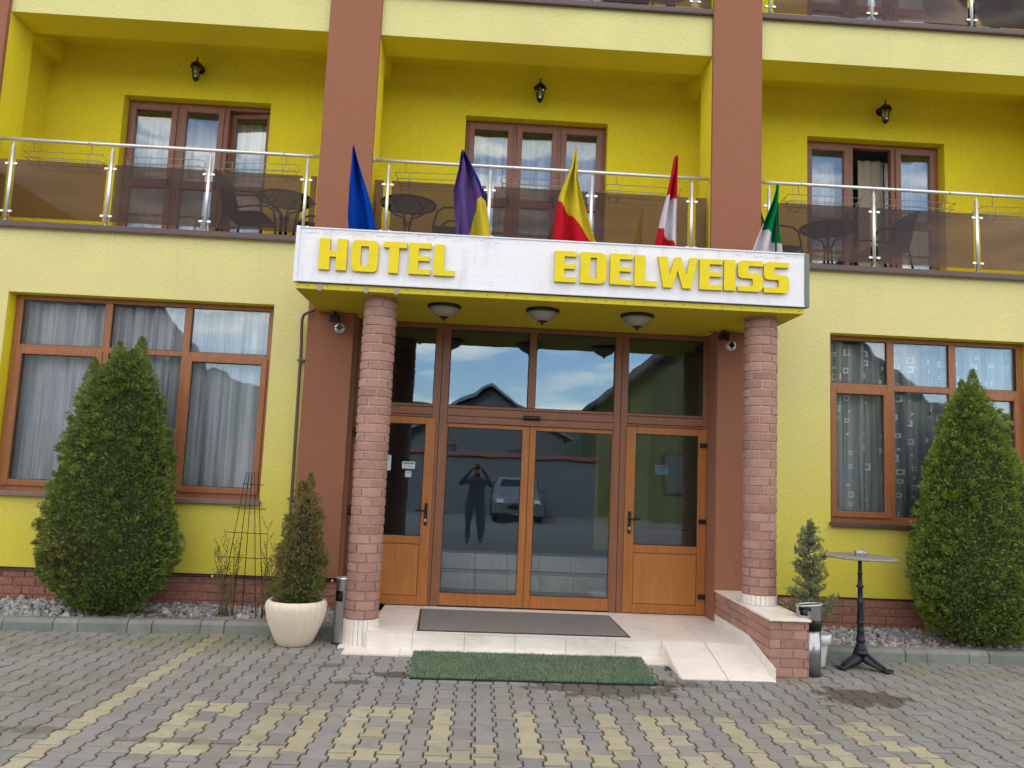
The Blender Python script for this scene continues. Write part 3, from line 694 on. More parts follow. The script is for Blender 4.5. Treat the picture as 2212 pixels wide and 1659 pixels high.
# ---- balcony railings
rail_x = {1: [-5.443, -4.336, -3.234, -2.128], 2: [-1.196, -.018, 1.170, 2.352], 3: [3.272, 4.531, 5.780, 6.98], 0: [-9.6, -8.4, -7.3, -6.42], 4: [7.96, 9.1, 10.2, 11.3]}
def railing(i, z):
    x0, x1 = P[i][1], P[i+1][0]; y = .03; zt = z+1.035
    b = MB(); e0 = x0+.005 if i != 2 else x0+.01
    b.tube([(x0-.0 if i == 2 else x0+.002, y, zt), (x1-.01 if i == 2 else x1-.002, y, zt)], .021, 14)
    if i == 2 or i == 1: b.lathe([(.034, 0), (.034, .012)], (0, 0, 0), 14)
    if i == 2 or i == 1:   # wall flange of the rail, turned sideways
        n = 14*2; vs = b.v[-n:]; ex = x0 if i == 2 else x0
        b.v[-n:] = [(ex+.001+p[2], y+p[0], zt+p[1]) for p in vs]
    rl = b.build('railing', 'steel', hotel)
    px = rail_x[i]
    for x in px:
        p = MB(); p.tube([(x, y, z+.06), (x, y, z+.955)], .0205, 12); p.tube([(x, y, z+.955), (x, y, z+.972), (x, y, z+1.02)], [.0205, .008, .006], 10)
        p.lathe([(.036, z+.062), (.036, z+.07)], (x, y, 0), 12)
        p.build('post', 'steel', rl)
    gaps = [(x0+.03 if i == 2 else x0+.05, px[0]-.048)]+[(px[k]+.045, px[k+1]-.045) for k in range(3)]+[(px[3]+.05, x1-.03)]
    for a, c in gaps:
        if c-a < .05: continue
        g = MB(); g.box(a, c, y-.005, y+.005, z+.125, z+.795); g.build('glass_panel', 'glass_smoke', rl)
    for x in px:
        for zz in (z+.19, z+.745):
            k = MB(); k.tube([(x-.068, y-.006, zz), (x+.068, y-.006, zz)], .0075, 8); k.box(x-.066, x-.03, y-.014, y+.012, zz-.012, zz+.012); k.box(x+.03, x+.066, y-.014, y+.012, zz-.012, zz+.012); k.build('clamp', 'steel', rl)
for i in range(5):
    railing(i, LED1)
for i in range(5): railing(i, LED2)

# ---- wire planter baskets hanging on the rail
def basket_proto():
    t = thing('wire_planter_basket', (0, 0, 0), 'empty wire planter basket', 'basket')
    b = MB(); w = .45; r = .0045
    top = [(-w, .06, 0), (w, .06, 0), (w, .27, 0), (-w, .27, 0), (-w, .06, 0)]; low = [(-w+.05, .09, -.15), (w-.05, .09, -.15), (w-.05, .23, -.15), (-w+.05, .23, -.15), (-w+.05, .09, -.15)]
    mid = [(-w+.02, .07, -.07), (w-.02, .07, -.07), (w-.02, .255, -.07), (-w+.02, .255, -.07), (-w+.02, .07, -.07)]
    for L in (top, mid, low): b.tube(L, r, 5)
    for x in (-w+.16, w-.16): b.tube([(x, .06, 0), (x, .09, -.15), (x, .23, -.15), (x, .27, 0)], r, 5)
    for sx in (-1, 1): b.tube([(sx*w, .165, 0), (sx*(w-.05), .16, -.15)], r, 5)
    b.build('wire_frame', 'wire', t, world=False)
    for x in (-w+.12, w-.12):
        h = MB(); h.tube([(x, .06, 0), (x, .055, .06), (x, .045, .10), (x, .0, .123), (x, -.03, .10), (x, -.034, .07)], .004, 6); h.build('hook', 'wire', t, world=False)
    return t
bp = basket_proto(); first = True
bk = [(1, -4.93, 'empty wire planter basket hanging on the left balcony rail, farthest left'), (1, -3.80, 'empty wire planter basket on the left balcony rail in front of the door'), (1, -2.72, 'empty wire planter basket on the left balcony rail above the chair and table'),
      (2, -.68, 'empty wire planter basket on the middle balcony rail near the blue flag'), (2, .56, 'empty wire planter basket on the middle balcony rail between the violet and the yellow flag'), (2, 1.80, 'empty wire planter basket on the middle balcony rail behind the red and white flag'),
      (3, 3.98, 'empty wire planter basket on the right balcony rail beside the green and white flag'), (3, 5.12, 'empty wire planter basket on the right balcony rail above the blue chair'), (3, 6.36, 'empty wire planter basket on the right balcony rail at the right edge of the photo')]
for i, x, l in bk:
    o = bp if first else copy_tree(bp); first = False
    o.location = (x, .03+rnd.uniform(0, .02), LED1+1.035-.10); o.rotation_euler = (R(rnd.uniform(-5, 4)), R(rnd.uniform(-1.2, 1.2)), R(rnd.uniform(-2, 2))); tag(o, l, 'basket', 'wire baskets hanging on the balcony rails')

# ================================================================ ENTRANCE
EY = .32
ent = MB()
def bar(a, c, z0, z1, y0=EY-.03, y1=EY+.07, m=0): ent.box(a, c, y0, y1, z0, z1, m)
bar(-1.455, -1.395, .17, 3.39); bar(2.60, 2.66, .17, 3.39)
bar(-1.395, 2.60, 3.335, 3.39)
for a, c in ((-.561, -.478), (-.474, -.386), (1.549, 1.628), (1.632, 1.711)): bar(a, c, .17, 3.335)
bar(.536, .621, 2.442, 3.335)
for a, c in ((-1.395, -.561), (-.386, 1.549), (1.711, 2.60)):
    bar(a, c, 2.412, 2.442, EY-.022); bar(a, c, 2.320, 2.408, EY-.03)
    if a == -.386: bar(a, c, 2.236, 2.316, EY-.045)
    else: bar(a, c, 2.290, 2.316, EY-.02)
E_ = ent.build('entrance_frame', 'oak_dark', hotel, bevel=.005, seg=2)
for a, c in ((-1.395, -.561), (-.386, .536), (.621, 1.549), (1.711, 2.60)):
    g = MB(); g.box(a-.004, c+.004, EY+.01, EY+.022, 2.438, 3.339); g.build('pane', 'glass_entry', E_)
    g = MB(); e = .007
    g.box(a, a+e, EY-.0, EY+.009, 2.442, 3.335); g.box(c-e, c, EY-.0, EY+.009, 2.442, 3.335); g.box(a+e, c-e, EY, EY+.009, 3.335-e, 3.335); g.box(a+e, c-e, EY, EY+.009, 2.442, 2.442+e); g.build('gasket', 'gasket', E_)
for x in (-.70, -.25, .45, .75, 1.4, 1.8):
    g = MB(); g.box(x, x+.022, EY-.026, EY-.021, 2.424, 2.430); g.build('drain_cap', 'dark_trim', E_)
def side_door(x0, x1, hx, hs, gx0, gx1):
    y0, y1 = EY-.05, EY+.02; z0, z1 = .175, 2.285; g0, g1 = .935, 2.205; p0, p1 = .274, .848
    b = MB()
    b.box(x0, gx0, y0, y1, z0, z1); b.box(gx1, x1, y0, y1, z0, z1)
    b.box(gx0, gx1, y0, y1, g1, z1); b.box(gx0, gx1, y0, y1, p1, g0); b.box(gx0, gx1, y0, y1, z0, p0)
    d = b.build('side_door', 'oak', hotel, bevel=.006, seg=2)
    g = MB(); g.box(gx0-.003, gx1+.003, EY-.02, EY-.008, g0-.003, g1+.003); g.build('pane', 'glass_entry', d)
    g = MB(); e = .009
    g.box(gx0, gx0+e, EY-.033, EY-.021, g0, g1); g.box(gx1-e, gx1, EY-.033, EY-.021, g0, g1); g.box(gx0+e, gx1-e, EY-.033, EY-.021, g1-e, g1); g.box(gx0+e, gx1-e, EY-.033, EY-.021, g0, g0+e); g.build('gasket', 'gasket', d)
    g = MB(); g.box(gx0+.002, gx1-.002, y0+.010, y1-.01, p0+.002, p1-.002); g.build('panel', 'oak_panel', d, bevel=.006)
    h = MB(); h.box(hx-.017, hx+.017, y0-.012, y0-.001, 1.06, 1.31); h.tube([(hx, y0-.01, 1.225), (hx, y0-.055, 1.225), (hx+hs*.12, y0-.058, 1.222)], .0095, 10); h.build('handle', 'black_metal', d, bevel=.004)
    h = MB(); h.box(hx-.006, hx+.006, y0-.02, y0-.0125, 1.10, 1.135); h.build('keyhole', 'steel', d)
    ex = x0 if hs < 0 else x1
    for z in (.37, 1.215, 2.09):
        k = MB(); s = -1 if hs < 0 else 1
        k.box(min(ex-s*.085, ex-s*.0), max(ex-s*.085, ex-s*.0), y0-.02, y0-.001, z-.017, z+.035); k.tube([(ex+s*.014, y0-.012, z-.07), (ex+s*.014, y0-.012, z+.04)], .015, 10); k.build('hinge', 'black_metal', d, bevel=.003)
side_door(-1.405, -.511, -.572, -1, -1.29, -.626)
side_door(1.70, 2.645, 1.757, 1, 1.812, 2.546)
for x0, x1, g0, g1 in ((-.392, .574, -.375, .493), (.578, 1.556, .65, 1.537)):
    y0, y1 = EY-.012, EY+.035; b = MB(); z0, z1 = .176, 2.234
    y0 -= .004
    b.box(x0, g0, y0, y1, z0, z1); b.box(g1, x1, y0, y1, z0, z1); b.box(g0, g1, y0, y1, 2.188, z1); b.box(g0, g1, y0, y1, z0, .315)
    d = b.build('sliding_door', 'oak', hotel, bevel=.004)
    g = MB(); g.box(g0-.003, g1+.003, EY+.0, EY+.012, .312, 2.191); g.build('pane', 'glass_entry', d)
    g = MB(); e = .008; g.box(g0, g0+e, y0+.004, EY-.001, .315, 2.188); g.box(g1-e, g1, y0+.004, EY-.001, .315, 2.188); g.box(g0+e, g1-e, y0+.004, EY-.001, 2.188-e, 2.188); g.box(g0+e, g1-e, y0+.004, EY-.001, .315, .315+e); g.build('gasket', 'gasket', d)
# door sensor
b = MB(); prof = [(EY-.046, 2.302), (EY-.085, 2.306), (EY-.11, 2.322), (EY-.105, 2.345), (EY-.046, 2.358)]; n_ = len(prof)
b.add([(.495, y, z) for y, z in prof]+[(.69, y, z) for y, z in prof], [tuple(range(n_)), tuple(range(n_, 2*n_))]+[(k, (k+1) % n_, n_+(k+1) % n_, n_+k) for k in range(n_)])
s = b.build('door_sensor', 'plastic_black', bevel=.008, seg=3); tag(s, 'black motion sensor bar above the middle of the sliding doors', 'sensor')
# door notices: text is too small to read in the photo
def notice(name, x0, x1, z0, z1, label, rows, head=None, y=EY-.0235, col_='notice_white', rgb=(214, 216, 224)):
    if col_ not in M: M[col_] = simple(col_, rgb, .5, var=.03)
    if 'notice_ink' not in M: M['notice_ink'] = simple('notice_ink', (92, 92, 100), .7)
    r = min(x1-x0, z1-z0)*.12; pts = []
    for cx, cz, a0 in ((x1-r, z0+r, -90), (x1-r, z1-r, 0), (x0+r, z1-r, 90), (x0+r, z0+r, 180)):
        for k in range(4): pts.append((cx+r*math.cos(R(a0+30*k)), cz+r*math.sin(R(a0+30*k))))
    b = MB(); b.prism([pts], lambda u, v, d: (u, y-d, v), 0, .002)
    t = b.build(name, col_); tag(t, label, 'notice')
    k = MB(); rr = random.Random(len(label)); w = x1-x0
    if head: k.box(x0+w*.08, x1-w*.08, y-.0032, y-.0022, z1-(z1-z0)*.30, z1-(z1-z0)*.12)
    for i_ in range(rows):
        z = z0+(z1-z0)*(.62 if head else .8)-i_*(z1-z0)*.16; x = x0+w*.1
        while x < x1-w*.18:
            l_ = rr.uniform(.05, .16)*w; k.box(x, min(x+l_, x1-w*.08), y-.0032, y-.0022, z, z+.0035); x += l_+w*.03
    k.build('print', 'notice_ink', t)
notice('notice', -.872, -.726, 1.690, 1.770, 'white landscape notice with rows of small print on the left door glass', 4, True)
notice('notice', -.832, -.762, 1.592, 1.664, 'small pale blue square sticker below the white notice on the left door', 2, False, col_='notice_blue', rgb=(176, 200, 214))
notice('notice', -1.10, -1.0, 1.66, 1.835, 'tall pale green notice on the left door, partly behind the brick column', 3, False, col_='notice_green', rgb=(186, 208, 206))
notice('notice', 2.06, 2.22, 1.745, 1.855, 'faint bluish notice on the glass of the right side door', 3, True, y=EY+.03, col_='notice_dim', rgb=(96, 128, 170))

# canopy
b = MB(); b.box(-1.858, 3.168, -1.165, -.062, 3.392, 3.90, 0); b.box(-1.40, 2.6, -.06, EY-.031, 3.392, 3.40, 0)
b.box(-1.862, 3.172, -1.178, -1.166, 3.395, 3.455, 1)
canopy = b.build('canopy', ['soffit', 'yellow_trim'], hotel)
b = MB(); b.box(-1.87, 3.18, -1.18, -.062, 3.90, 3.93); b.build('canopy_top', 'concrete', canopy)
for x in (-1.62, -1.17, -.875):
    b = MB(); b.box(x-.024, x+.016, -1.186, -1.179, 3.385, 3.46); b.box(x-.02, x+.012, -1.19, -1.15, 3.380, 3.3905); b.build('bracket', 'wire', canopy)
for k in range(26):
    x = -1.75+k*.195; b = MB(); b.box(x, x+.009, -1.1815, -1.1785, 3.418+.006*math.sin(k*9), 3.427+.006*math.sin(k*9)); b.build('nail', 'dark_trim', canopy)
# brick columns
def column(cx, cy, zb, zt, z_tile, name):
    r0 = .150; b = MB(); b.tube([(cx, cy, zb), (cx, cy, zt)], r0+.003, 40, 1)
    Pc = lambda u, z, d: (cx+(r0+d)*math.cos(u/r0), cy+(r0+d)*math.sin(u/r0), z)
    rr = random.Random(int(cx*100)); z = z_tile+.004; row = 0; per = 2*math.pi*r0; m = .012
    while z < zt-.01:
        z1_ = min(z+.0765, zt); u = (row % 2)*.10+rr.uniform(-.012, .012); N = 5; L = (per-N*m)/N
        for k in range(N): b.brickbox(Pc, u, u+L, z, z1_, .0155+rr.uniform(-.003, .003), .0035, 0, 6); u += L+m
        z += .0765+.0125; row += 1
    c = b.build('column', ['brick', 'mortar'], hotel)
    b = MB(); b.tube([(cx, cy, zb-.01), (cx, cy, z_tile)], r0+.016, 40, 1); N = 24; rt = r0+.016
    Pt = lambda u, z, d: (cx+(rt+d)*math.cos(u/rt), cy+(rt+d)*math.sin(u/rt), z); L = 2*math.pi*rt/N
    for k in range(N): b.brickbox(Pt, k*L+.0015, (k+1)*L-.0015, zb, z_tile+.001, .008, .0015, 0, 2)
    b.build('tile_base', ['tile', 'grout'], c)
column(-1.065, -.89, .0, 3.392, .246, 'left'); column(2.855, -.86, .512, 3.392, .602, 'right')

# platform, ramp, low wall
plat = thing('entrance_platform', (.9, -.4, 0), 'cream tiled entrance step and landing with a short ramp on the right', 'step')
b = MB(); b.box(-.975, 2.664, -1.098, EY-.03, -.02, .158, 1)
xs = [-.975, -.545, -.055, .425, .905, 1.385, 1.83, 2.25, 2.662]; ys = [-1.105, -.72, -.31, .10, EY-.032]
for i in range(len(xs)-1):
    for j in range(4): b.box(xs[i]+.002, xs[i+1]-.002, ys[j]+.002, ys[j+1]-.002, .1585, .1665)
b.build('landing', ['tile', 'grout'], plat, bevel=.0012)
b = MB(); xr = [-.975, -.545, -.055, .425, .905, 1.385, 1.828]
for i in range(6): b.box(xr[i]+.002, xr[i+1]-.002, -1.107, -1.099, .004, .157)
for j in range(3): b.box(-.984, -.976, -1.1+j*.36, -.744+j*.36, .004, .157)
b.box(-.976, 1.826, -1.1085, -1.0995, .1585, .1675)
b.build('riser', ['tile'], plat)
b = MB()
for i in range(5): b.box(-1.165+i*.52+.002, -1.165+(i+1)*.52-.002 if i < 5 else 1.87, -1.345, -1.109, -.01, .011)
b.box(1.437, 1.855, -1.365, -1.109, -.01, .011); b.box(-1.24, -.99, -1.107, -.7, -.01, .0105)
b.build('apron', 'tile', plat)
b = MB(); z_ = lambda y: .163+(y+1.108)*(.163-.006)/(1.83-1.108)
T_ = lambda u, v, d: (u, v, z_(v)+d)
for xa, xb in ((1.826, 2.236), (2.24, 2.655)):
    for ya, yb2 in ((-1.83, -1.59), (-1.586, -1.112)):
        b.add([T_(xa+.002, ya, 0), T_(xb-.002, ya, 0), T_(xb-.002, yb2, 0), T_(xa+.002, yb2, 0), T_(xa+.002, ya, -.012), T_(xb-.002, ya, -.012), T_(xb-.002, yb2, -.012), T_(xa+.002, yb2, -.012)], [(0, 1, 2, 3), (7, 6, 5, 4), (0, 4, 5, 1), (1, 5, 6, 2), (2, 6, 7, 3), (3, 7, 4, 0)])
pr = [(-1.83, -.02), (-1.112, -.02), (-1.112, z_(-1.112)-.013), (-1.83, z_(-1.83)-.013)]
b.add([(1.832, y, z) for y, z in pr]+[(2.655, y, z) for y, z in pr], [(0, 1, 2, 3), (4, 5, 6, 7), (0, 1, 5, 4), (1, 2, 6, 5), (2, 3, 7, 6), (3, 0, 4, 7)], 1)
b.add([(1.822, -1.80, .001), (1.822, -1.112, .001), (1.822, -1.112, .155), (1.830, -1.80, .001), (1.830, -1.112, .001), (1.830, -1.112, .155)], [(0, 1, 2), (3, 5, 4), (0, 3, 4, 1), (1, 4, 5, 2), (0, 2, 5, 3)])
b.build('ramp', ['tile', 'grout'], plat)
lw = thing('low_wall', (2.84, -.85, 0), 'low red brick wall with cream tiled top beside the entrance ramp', 'wall')
b = MB(); b.box(2.678, 2.995, -1.658, -.065, -.02, .487, 1)
brick_run(b, lambda u, z, d: (u, -1.658-d, z), 2.664, 3.010, .008, .487, L=.20, H=.0715, m=.0095, d=.014, seed=8)
brick_run(b, lambda u, z, d: (2.678-d, -u, z), .065, 1.672, .008, .487, L=.20, H=.0715, m=.0095, d=.014, seed=9)
brick_run(b, lambda u, z, d: (2.995+d, -u, z), .065, 1.672, .008, .487, L=.20, H=.0715, m=.0095, d=.014, seed=10)
b.build('brickwork', ['brick', 'mortar'], lw)
b = MB()
for ya, yb2, o_ in ((-1.70, -1.17, -.004), (-1.166, -.62, .003), (-.616, -.064, .003)): b.box(2.650+o_, 3.022, ya+.0015, yb2-.0015, .489, .509)
b.build('coping', 'tile', lw, bevel=.003)
b = MB()    # tiled skirting following landing and ramp
ya = [-1.80, -1.45, -1.12, -.75, -.35, -.066]
for i in range(5):
    y0_, y1_ = ya[i]+.002, ya[i+1]-.002; s0 = .012+(max(0, (y0_+1.83))*(.155/.71) if y0_ < -1.12 else .155); s1 = .012+(max(0, (y1_+1.83))*(.155/.71) if y1_ < -1.12 else .155)
    b.add([(2.655, y0_, s0-.02), (2.655, y1_, s1-.02), (2.655, y1_, s1+.085), (2.655, y0_, s0+.085), (2.663, y0_, s0-.02), (2.663, y1_, s1-.02), (2.663, y1_, s1+.085), (2.663, y0_, s0+.085)], [(0, 1, 2, 3), (7, 6, 5, 4), (0, 3, 7, 4), (1, 5, 6, 2), (2, 6, 7, 3), (0, 4, 5, 1)])
b.build('skirting', 'tile', lw)
b = MB(); b.box(2.668, 2.676, -.06, EY-.032, .168, .255); b.build('jamb_skirting', 'tile', plat)
# brown reveals either side of the entrance
b = MB(); b.box(2.646, 2.69, -.03, EY-.031, .17, 3.388); b.build('reveal', 'brown', hotel)
b = MB(); b.box(-1.480, -1.458, .0, EY, .17, 3.388); b.build('reveal', 'brown', hotel)

# ---- sign
sign = thing('hotel_sign', (.65, -1.2, 3.47), 'white fascia sign with raised yellow letters reading HOTEL EDELWEISS', 'sign')
b = MB(); Ys = -1.19
nx, nz_ = 60, 6; X = [-1.845+(3.173+1.845)*i/nx for i in range(nx+1)]; Zz = [3.478+(3.995-3.478)*j/nz_ for j in range(nz_+1)]
b.add([(x, Ys, z) for z in Zz for x in X], [(j*(nx+1)+i, j*(nx+1)+i+1, (j+1)*(nx+1)+i+1, (j+1)*(nx+1)+i) for j in range(nz_) for i in range(nx)], 0, True)
b.box(-1.87, 3.18, Ys+.004, Ys+.03, 3.465, 4.0)
b.build('panel', 'sign_white', sign)
b = MB(); b.box(-1.886, -1.846, Ys-.012, Ys+.06, 3.458, 4.008); b.build('edge_profile', 'silver_profile', sign, bevel=.003)
b = MB(); b.box(-1.846, 3.176, Ys-.010, Ys+.04, 3.994, 4.010); b.box(-1.846, 3.176, Ys-.008, Ys+.04, 3.460, 3.476); b.build('edge_profile', 'silver_profile', sign, bevel=.003)
b = MB(); b.box(3.176, 3.222, Ys-.012, Ys+.05, 3.458, 4.008); b.build('side_profile', 'sign_green', sign, bevel=.003)
b = MB(); b.box(-1.84, 3.19, Ys-.006, Ys+.03, 3.4505, 3.4595); b.build('gap_shade_strip', 'dark_trim', sign)  # dark strip drawn for the shaded gap between sign and canopy
b = MB(); b.box(-1.86, 3.2, Ys+.031, Ys+.06, 3.92, 4.0); b.box(-1.862, -1.85, Ys+.03, -.07, 3.92, 3.99); b.box(3.18, 3.19, Ys+.03, -.07, 3.5, 3.99); b.build('frame', 'concrete', sign)
# curling film at the top edge of the sheet
rr = random.Random(6); b = MB()
for x0_, x1_ in ((-1.80, .1), (2.45, 3.1)):
    x = x0_
    while x < x1_:
        l_ = rr.uniform(.03, .10); h0 = 3.99-rr.uniform(.015, .05)
        b.tube([(x, Ys-.002, 3.985), (x+l_*.3, Ys-.006, h0), (x+l_, Ys-.002, h0+rr.uniform(.0, .025))], .0022, 5); x += l_+rr.uniform(.0, .06)
b.build('peeling_film', 'silver_profile', sign)
def rr_poly(pts): return pts
GL = {}
GL['H'] = [[(0, 0), (.39, 0), (.39, .42), (.61, .42), (.61, 0), (1, 0), (1, 1), (.64, 1), (.64, .61), (.38, .61), (.38, 1), (0, 1)]]
GL['O'] = [[(.14, 0), (.86, 0), (.96, .05), (1, .16), (1, .84), (.96, .95), (.86, 1), (.14, 1), (.04, .95), (0, .84), (0, .16), (.04, .05)], [(.35, .19), (.35, .81), (.64, .81), (.64, .19)]]
GL['T'] = [[(.25, 0), (.68, 0), (.68, .81), (1, .81), (1, 1), (0, 1), (0, .81), (.25, .81)]]
GL['E'] = [[(0, 0), (1, 0), (1, .16), (.44, .16), (.44, .43), (.95, .43), (.95, .58), (.44, .58), (.44, .83), (1, .83), (1, 1), (0, 1)]]
GL['L'] = [[(0, 0), (1, 0), (1, .17), (.47, .17), (.47, 1), (0, 1)]]
GL['D'] = [[(0, 0), (.80, 0), (.94, .06), (1, .18), (1, .82), (.94, .94), (.80, 1), (0, 1)], [(.38, .17), (.38, .83), (.62, .83), (.62, .17)]]
GL['W'] = [[(.14, 0), (.36, 0), (.50, .56), (.62, 0), (.84, 0), (1, 1), (.80, 1), (.71, .45), (.57, 1), (.43, 1), (.30, .42), (.24, 1), (0, 1)]]
GL['I'] = [[(0, 0), (1, 0), (1, 1), (0, 1)]]
GL['S'] = [[(0, 0), (.84, 0), (.95, .05), (1, .15), (1, .44), (.95, .54), (.84, .58), (.46, .58), (.42, .64), (.42, .80), (.46, .83), (1, .83), (1, 1), (.16, 1), (.05, .95), (0, .85), (0, .55), (.05, .46), (.16, .42), (.56, .42), (.60, .37), (.60, .20), (.56, .165), (0, .165)]]
letters = [('H', -1.645, -1.375), ('O', -1.332, -1.073), ('T', -1.024, -.799), ('E', -.773, -.560), ('L', -.527, -.321), ('E', .658, .872), ('D', .912, 1.172), ('E', 1.208, 1.426), ('L', 1.451, 1.673), ('W', 1.682, 2.084), ('E', 2.101, 2.330), ('I', 2.347, 2.458), ('S', 2.486, 2.738), ('S', 2.748, 3.002)]
for ch, a, c in letters:
    b = MB(); dz = rnd.uniform(-.002, .002); ang = rnd.uniform(-.006, .006)
    h0, h1 = 3.582+dz, 3.894+dz
    T_ = lambda u, v, d: (a+(c-a)*u, -1.193-d, h0+(h1-h0)*v+ang*(u-.5)*.3)
    b.prism(GL[ch], T_, .036, 0, 0, 1); b.build('letter', ['letter', 'letter_side'], sign, bevel=.002)

# ---- lamps under the canopy
def soffit_lamp():
    t = thing('ceiling_lamp', (0, 0, 0), 'x', 'lamp')
    b = MB(); b.lathe([(.03, .0), (.172, .0), (.176, -.012), (.170, -.03), (.158, -.038)], n=40); b.build('rim', 'black_metal', t, world=False)
    b = MB(); b.lathe([(.158, -.036), (.148, -.062), (.122, -.098), (.088, -.128), (.05, -.146), (.0, -.15)][:-1]+[(.02, -.15)], n=40); b.build('bowl', 'opal', t, world=False)
    b = MB(); b.lathe([(.048, -.142), (.052, -.152), (.03, -.160), (.014, -.166), (.018, -.176), (.012, -.188), (.003, -.20)], n=16); b.build('finial', 'black_metal', t, world=False)
    return t
t0 = soffit_lamp()
for k, (x, y, l) in enumerate(((-.43, -.72, 'bowl lamp under the canopy nearest the left brick column'), (.592, -.76, 'bowl lamp in the middle under the canopy'), (1.59, -.73, 'bowl lamp under the canopy nearest the right brick column'))):
    o = t0 if k == 0 else copy_tree(t0); o.location = (x, y, 3.391); o.scale = (1, 1, .82); tag(o, l, 'lamp', 'bowl lamps under the entrance canopy')
# ---- carriage lanterns on the balcony walls
def lantern():
    t = thing('wall_lantern', (0, 0, 0), 'x', 'lantern')
    b = MB(); b.lathe([(.05, -.012), (.05, 0)], n=20); b.v = [(p[0], p[2], p[1]) for p in b.v]
    b.tube([(0, -.01, .0), (0, -.06, .035), (0, -.10, .03), (0, -.125, .0)], .011, 8); b.build('bracket', 'black_metal', t, world=False)
    b = MB(); c = (0, -.125, -.02)
    b.lathe([(.006, .115), (.012, .10), (.006, .085), (.012, .065), (.03, .05), (.05, .035), (.078, .0), (.08, -.01), (.06, -.012), (.058, -.02)], c, 6, smooth=False); b.build('cap', 'black_metal', t, world=False)
    b = MB(); b.lathe([(.052, -.02), (.028, -.145)], c, 6, smooth=False); b.build('shade', 'glass_clear', t, world=False)
    b = MB()
    for k in range(6):
        a = math.pi/3*k; b.tube([(c[0]+.056*math.cos(a), c[1]+.056*math.sin(a), c[2]-.016), (c[0]+.031*math.cos(a), c[1]+.031*math.sin(a), c[2]-.148)], .004, 5)
    b.lathe([(.034, -.143), (.036, -.152), (.022, -.170), (.01, -.182), (.003, -.192)], c, 12); b.build('cage', 'black_metal', t, world=False)
    b = MB(); b.lathe([(.008, -.03), (.02, -.05), (.021, -.085), (.012, -.108)], c, 14); b.build('bulb', 'bulb', t, world=False)
    return t
t0 = lantern()
for k, (x, l) in enumerate(((-3.88, 'black carriage lantern on the wall of the left balcony'), (.58, 'black carriage lantern on the wall of the middle balcony'), (5.22, 'black carriage lantern on the wall of the right balcony'))):
    o = t0 if k == 0 else copy_tree(t0); o.location = (x, YB, 6.76); o.scale = (1.12, 1.12, 1.12); tag(o, l, 'lantern', 'wall lanterns on the first floor balconies')

# ---- small floodlight / sensor units beside the door
def spot(x, y, z, label, s):
    t = thing('sensor_light', (x, y, z), label, 'lamp')
    b = MB(); b.box(x-.055, x+.055, y+.0, y+.09, z-.045, z+.03); b.box(x-.02, x+.02, y+.04, y+.06, z+.03, z+.075); b.build('housing', 'plastic_black' if s > 0 else 'sill', t, bevel=.01, seg=2)
    b = MB(); cx, cz = x+.07*s, z-.115
    prof = [(.012, .0), (.045, .004), (.06, .03), (.058, .06), (.035, .085), (.012, .09)]
    b.lathe(prof, (0, 0, 0), 20); b.v = [(cx+p[0], y-.01+p[2], cz+p[1]) for p in b.v]; b.build('lamp_head', 'steel', t)
    b = MB(); b.lathe([(.03, -.004), (.032, .004)], (0, 0, 0), 12); b.v = [(cx+p[0], y-.01+p[2], cz+p[1]) for p in b.v]; b.box(cx-.046, cx+.046, y-.014, y-.008, cz-.006, cz+.006); b.box(cx-.006, cx+.006, y-.016, y-.010, cz-.046, cz+.046); b.build('lens', 'plastic_black', t)
    b = MB(); b.tube([(x+.02*s, y+.05, z-.03), (cx, y+.06, cz+.04)], .01, 8); b.build('arm', 'black_metal', t)
spot(-1.665, -.20, 3.31, 'round silver spotlight with black sensor box on the brown pillar by the left column', 1)
spot(2.70, -.20, 3.33, 'round silver spotlight high on the brown wall just left of the right brick column', 1)
# ---- thin drain pipe
pp = MB(); pp.tube([(-1.87, -.11, 3.42), (-1.95, -.11, 3.375), (-2.015, -.10, 3.34), (-2.034, -.085, 3.29), (-2.034, -.08, 3.2), (-2.030, -.05, 3.0), (-2.022, -.045, 2.0), (-2.01, -.045, .5), (-2.01, -.045, .12)], .017, 10)
pp = pp.build('drain_pipe', 'ledge'); tag(pp, 'thin brown drain pipe running down beside the left brown pillar', 'pipe')
b = MB(); b.box(-2.06, -1.985, -.07, -.0, 2.825, 2.845); b.build('pipe_clip', 'ledge', pp)
b = MB(); b.box(-2.055, -1.980, -.07, -.0, 1.3, 1.32); b.build('pipe_clip', 'ledge', pp)
# thin cable along the plinth, with its white clips
b = MB(); pts = [(-7.5, -.03, .455)]; x = -7.5
while x < -1.5: x += .3; pts.append((x, -.028, .452-.012*abs(math.sin(x*2.3))))
b.tube(pts, .006, 6); c_ = b.build('cable', 'black_metal'); tag(c_, 'thin black cable clipped along the top of the left brick plinth', 'cable')
for x in (-2.80, -1.52):
    b = MB(); b.box(x-.010, x+.010, -.045, -.017, .443, .466); b.build('clip', 'white_plastic', c_, bevel=.003)

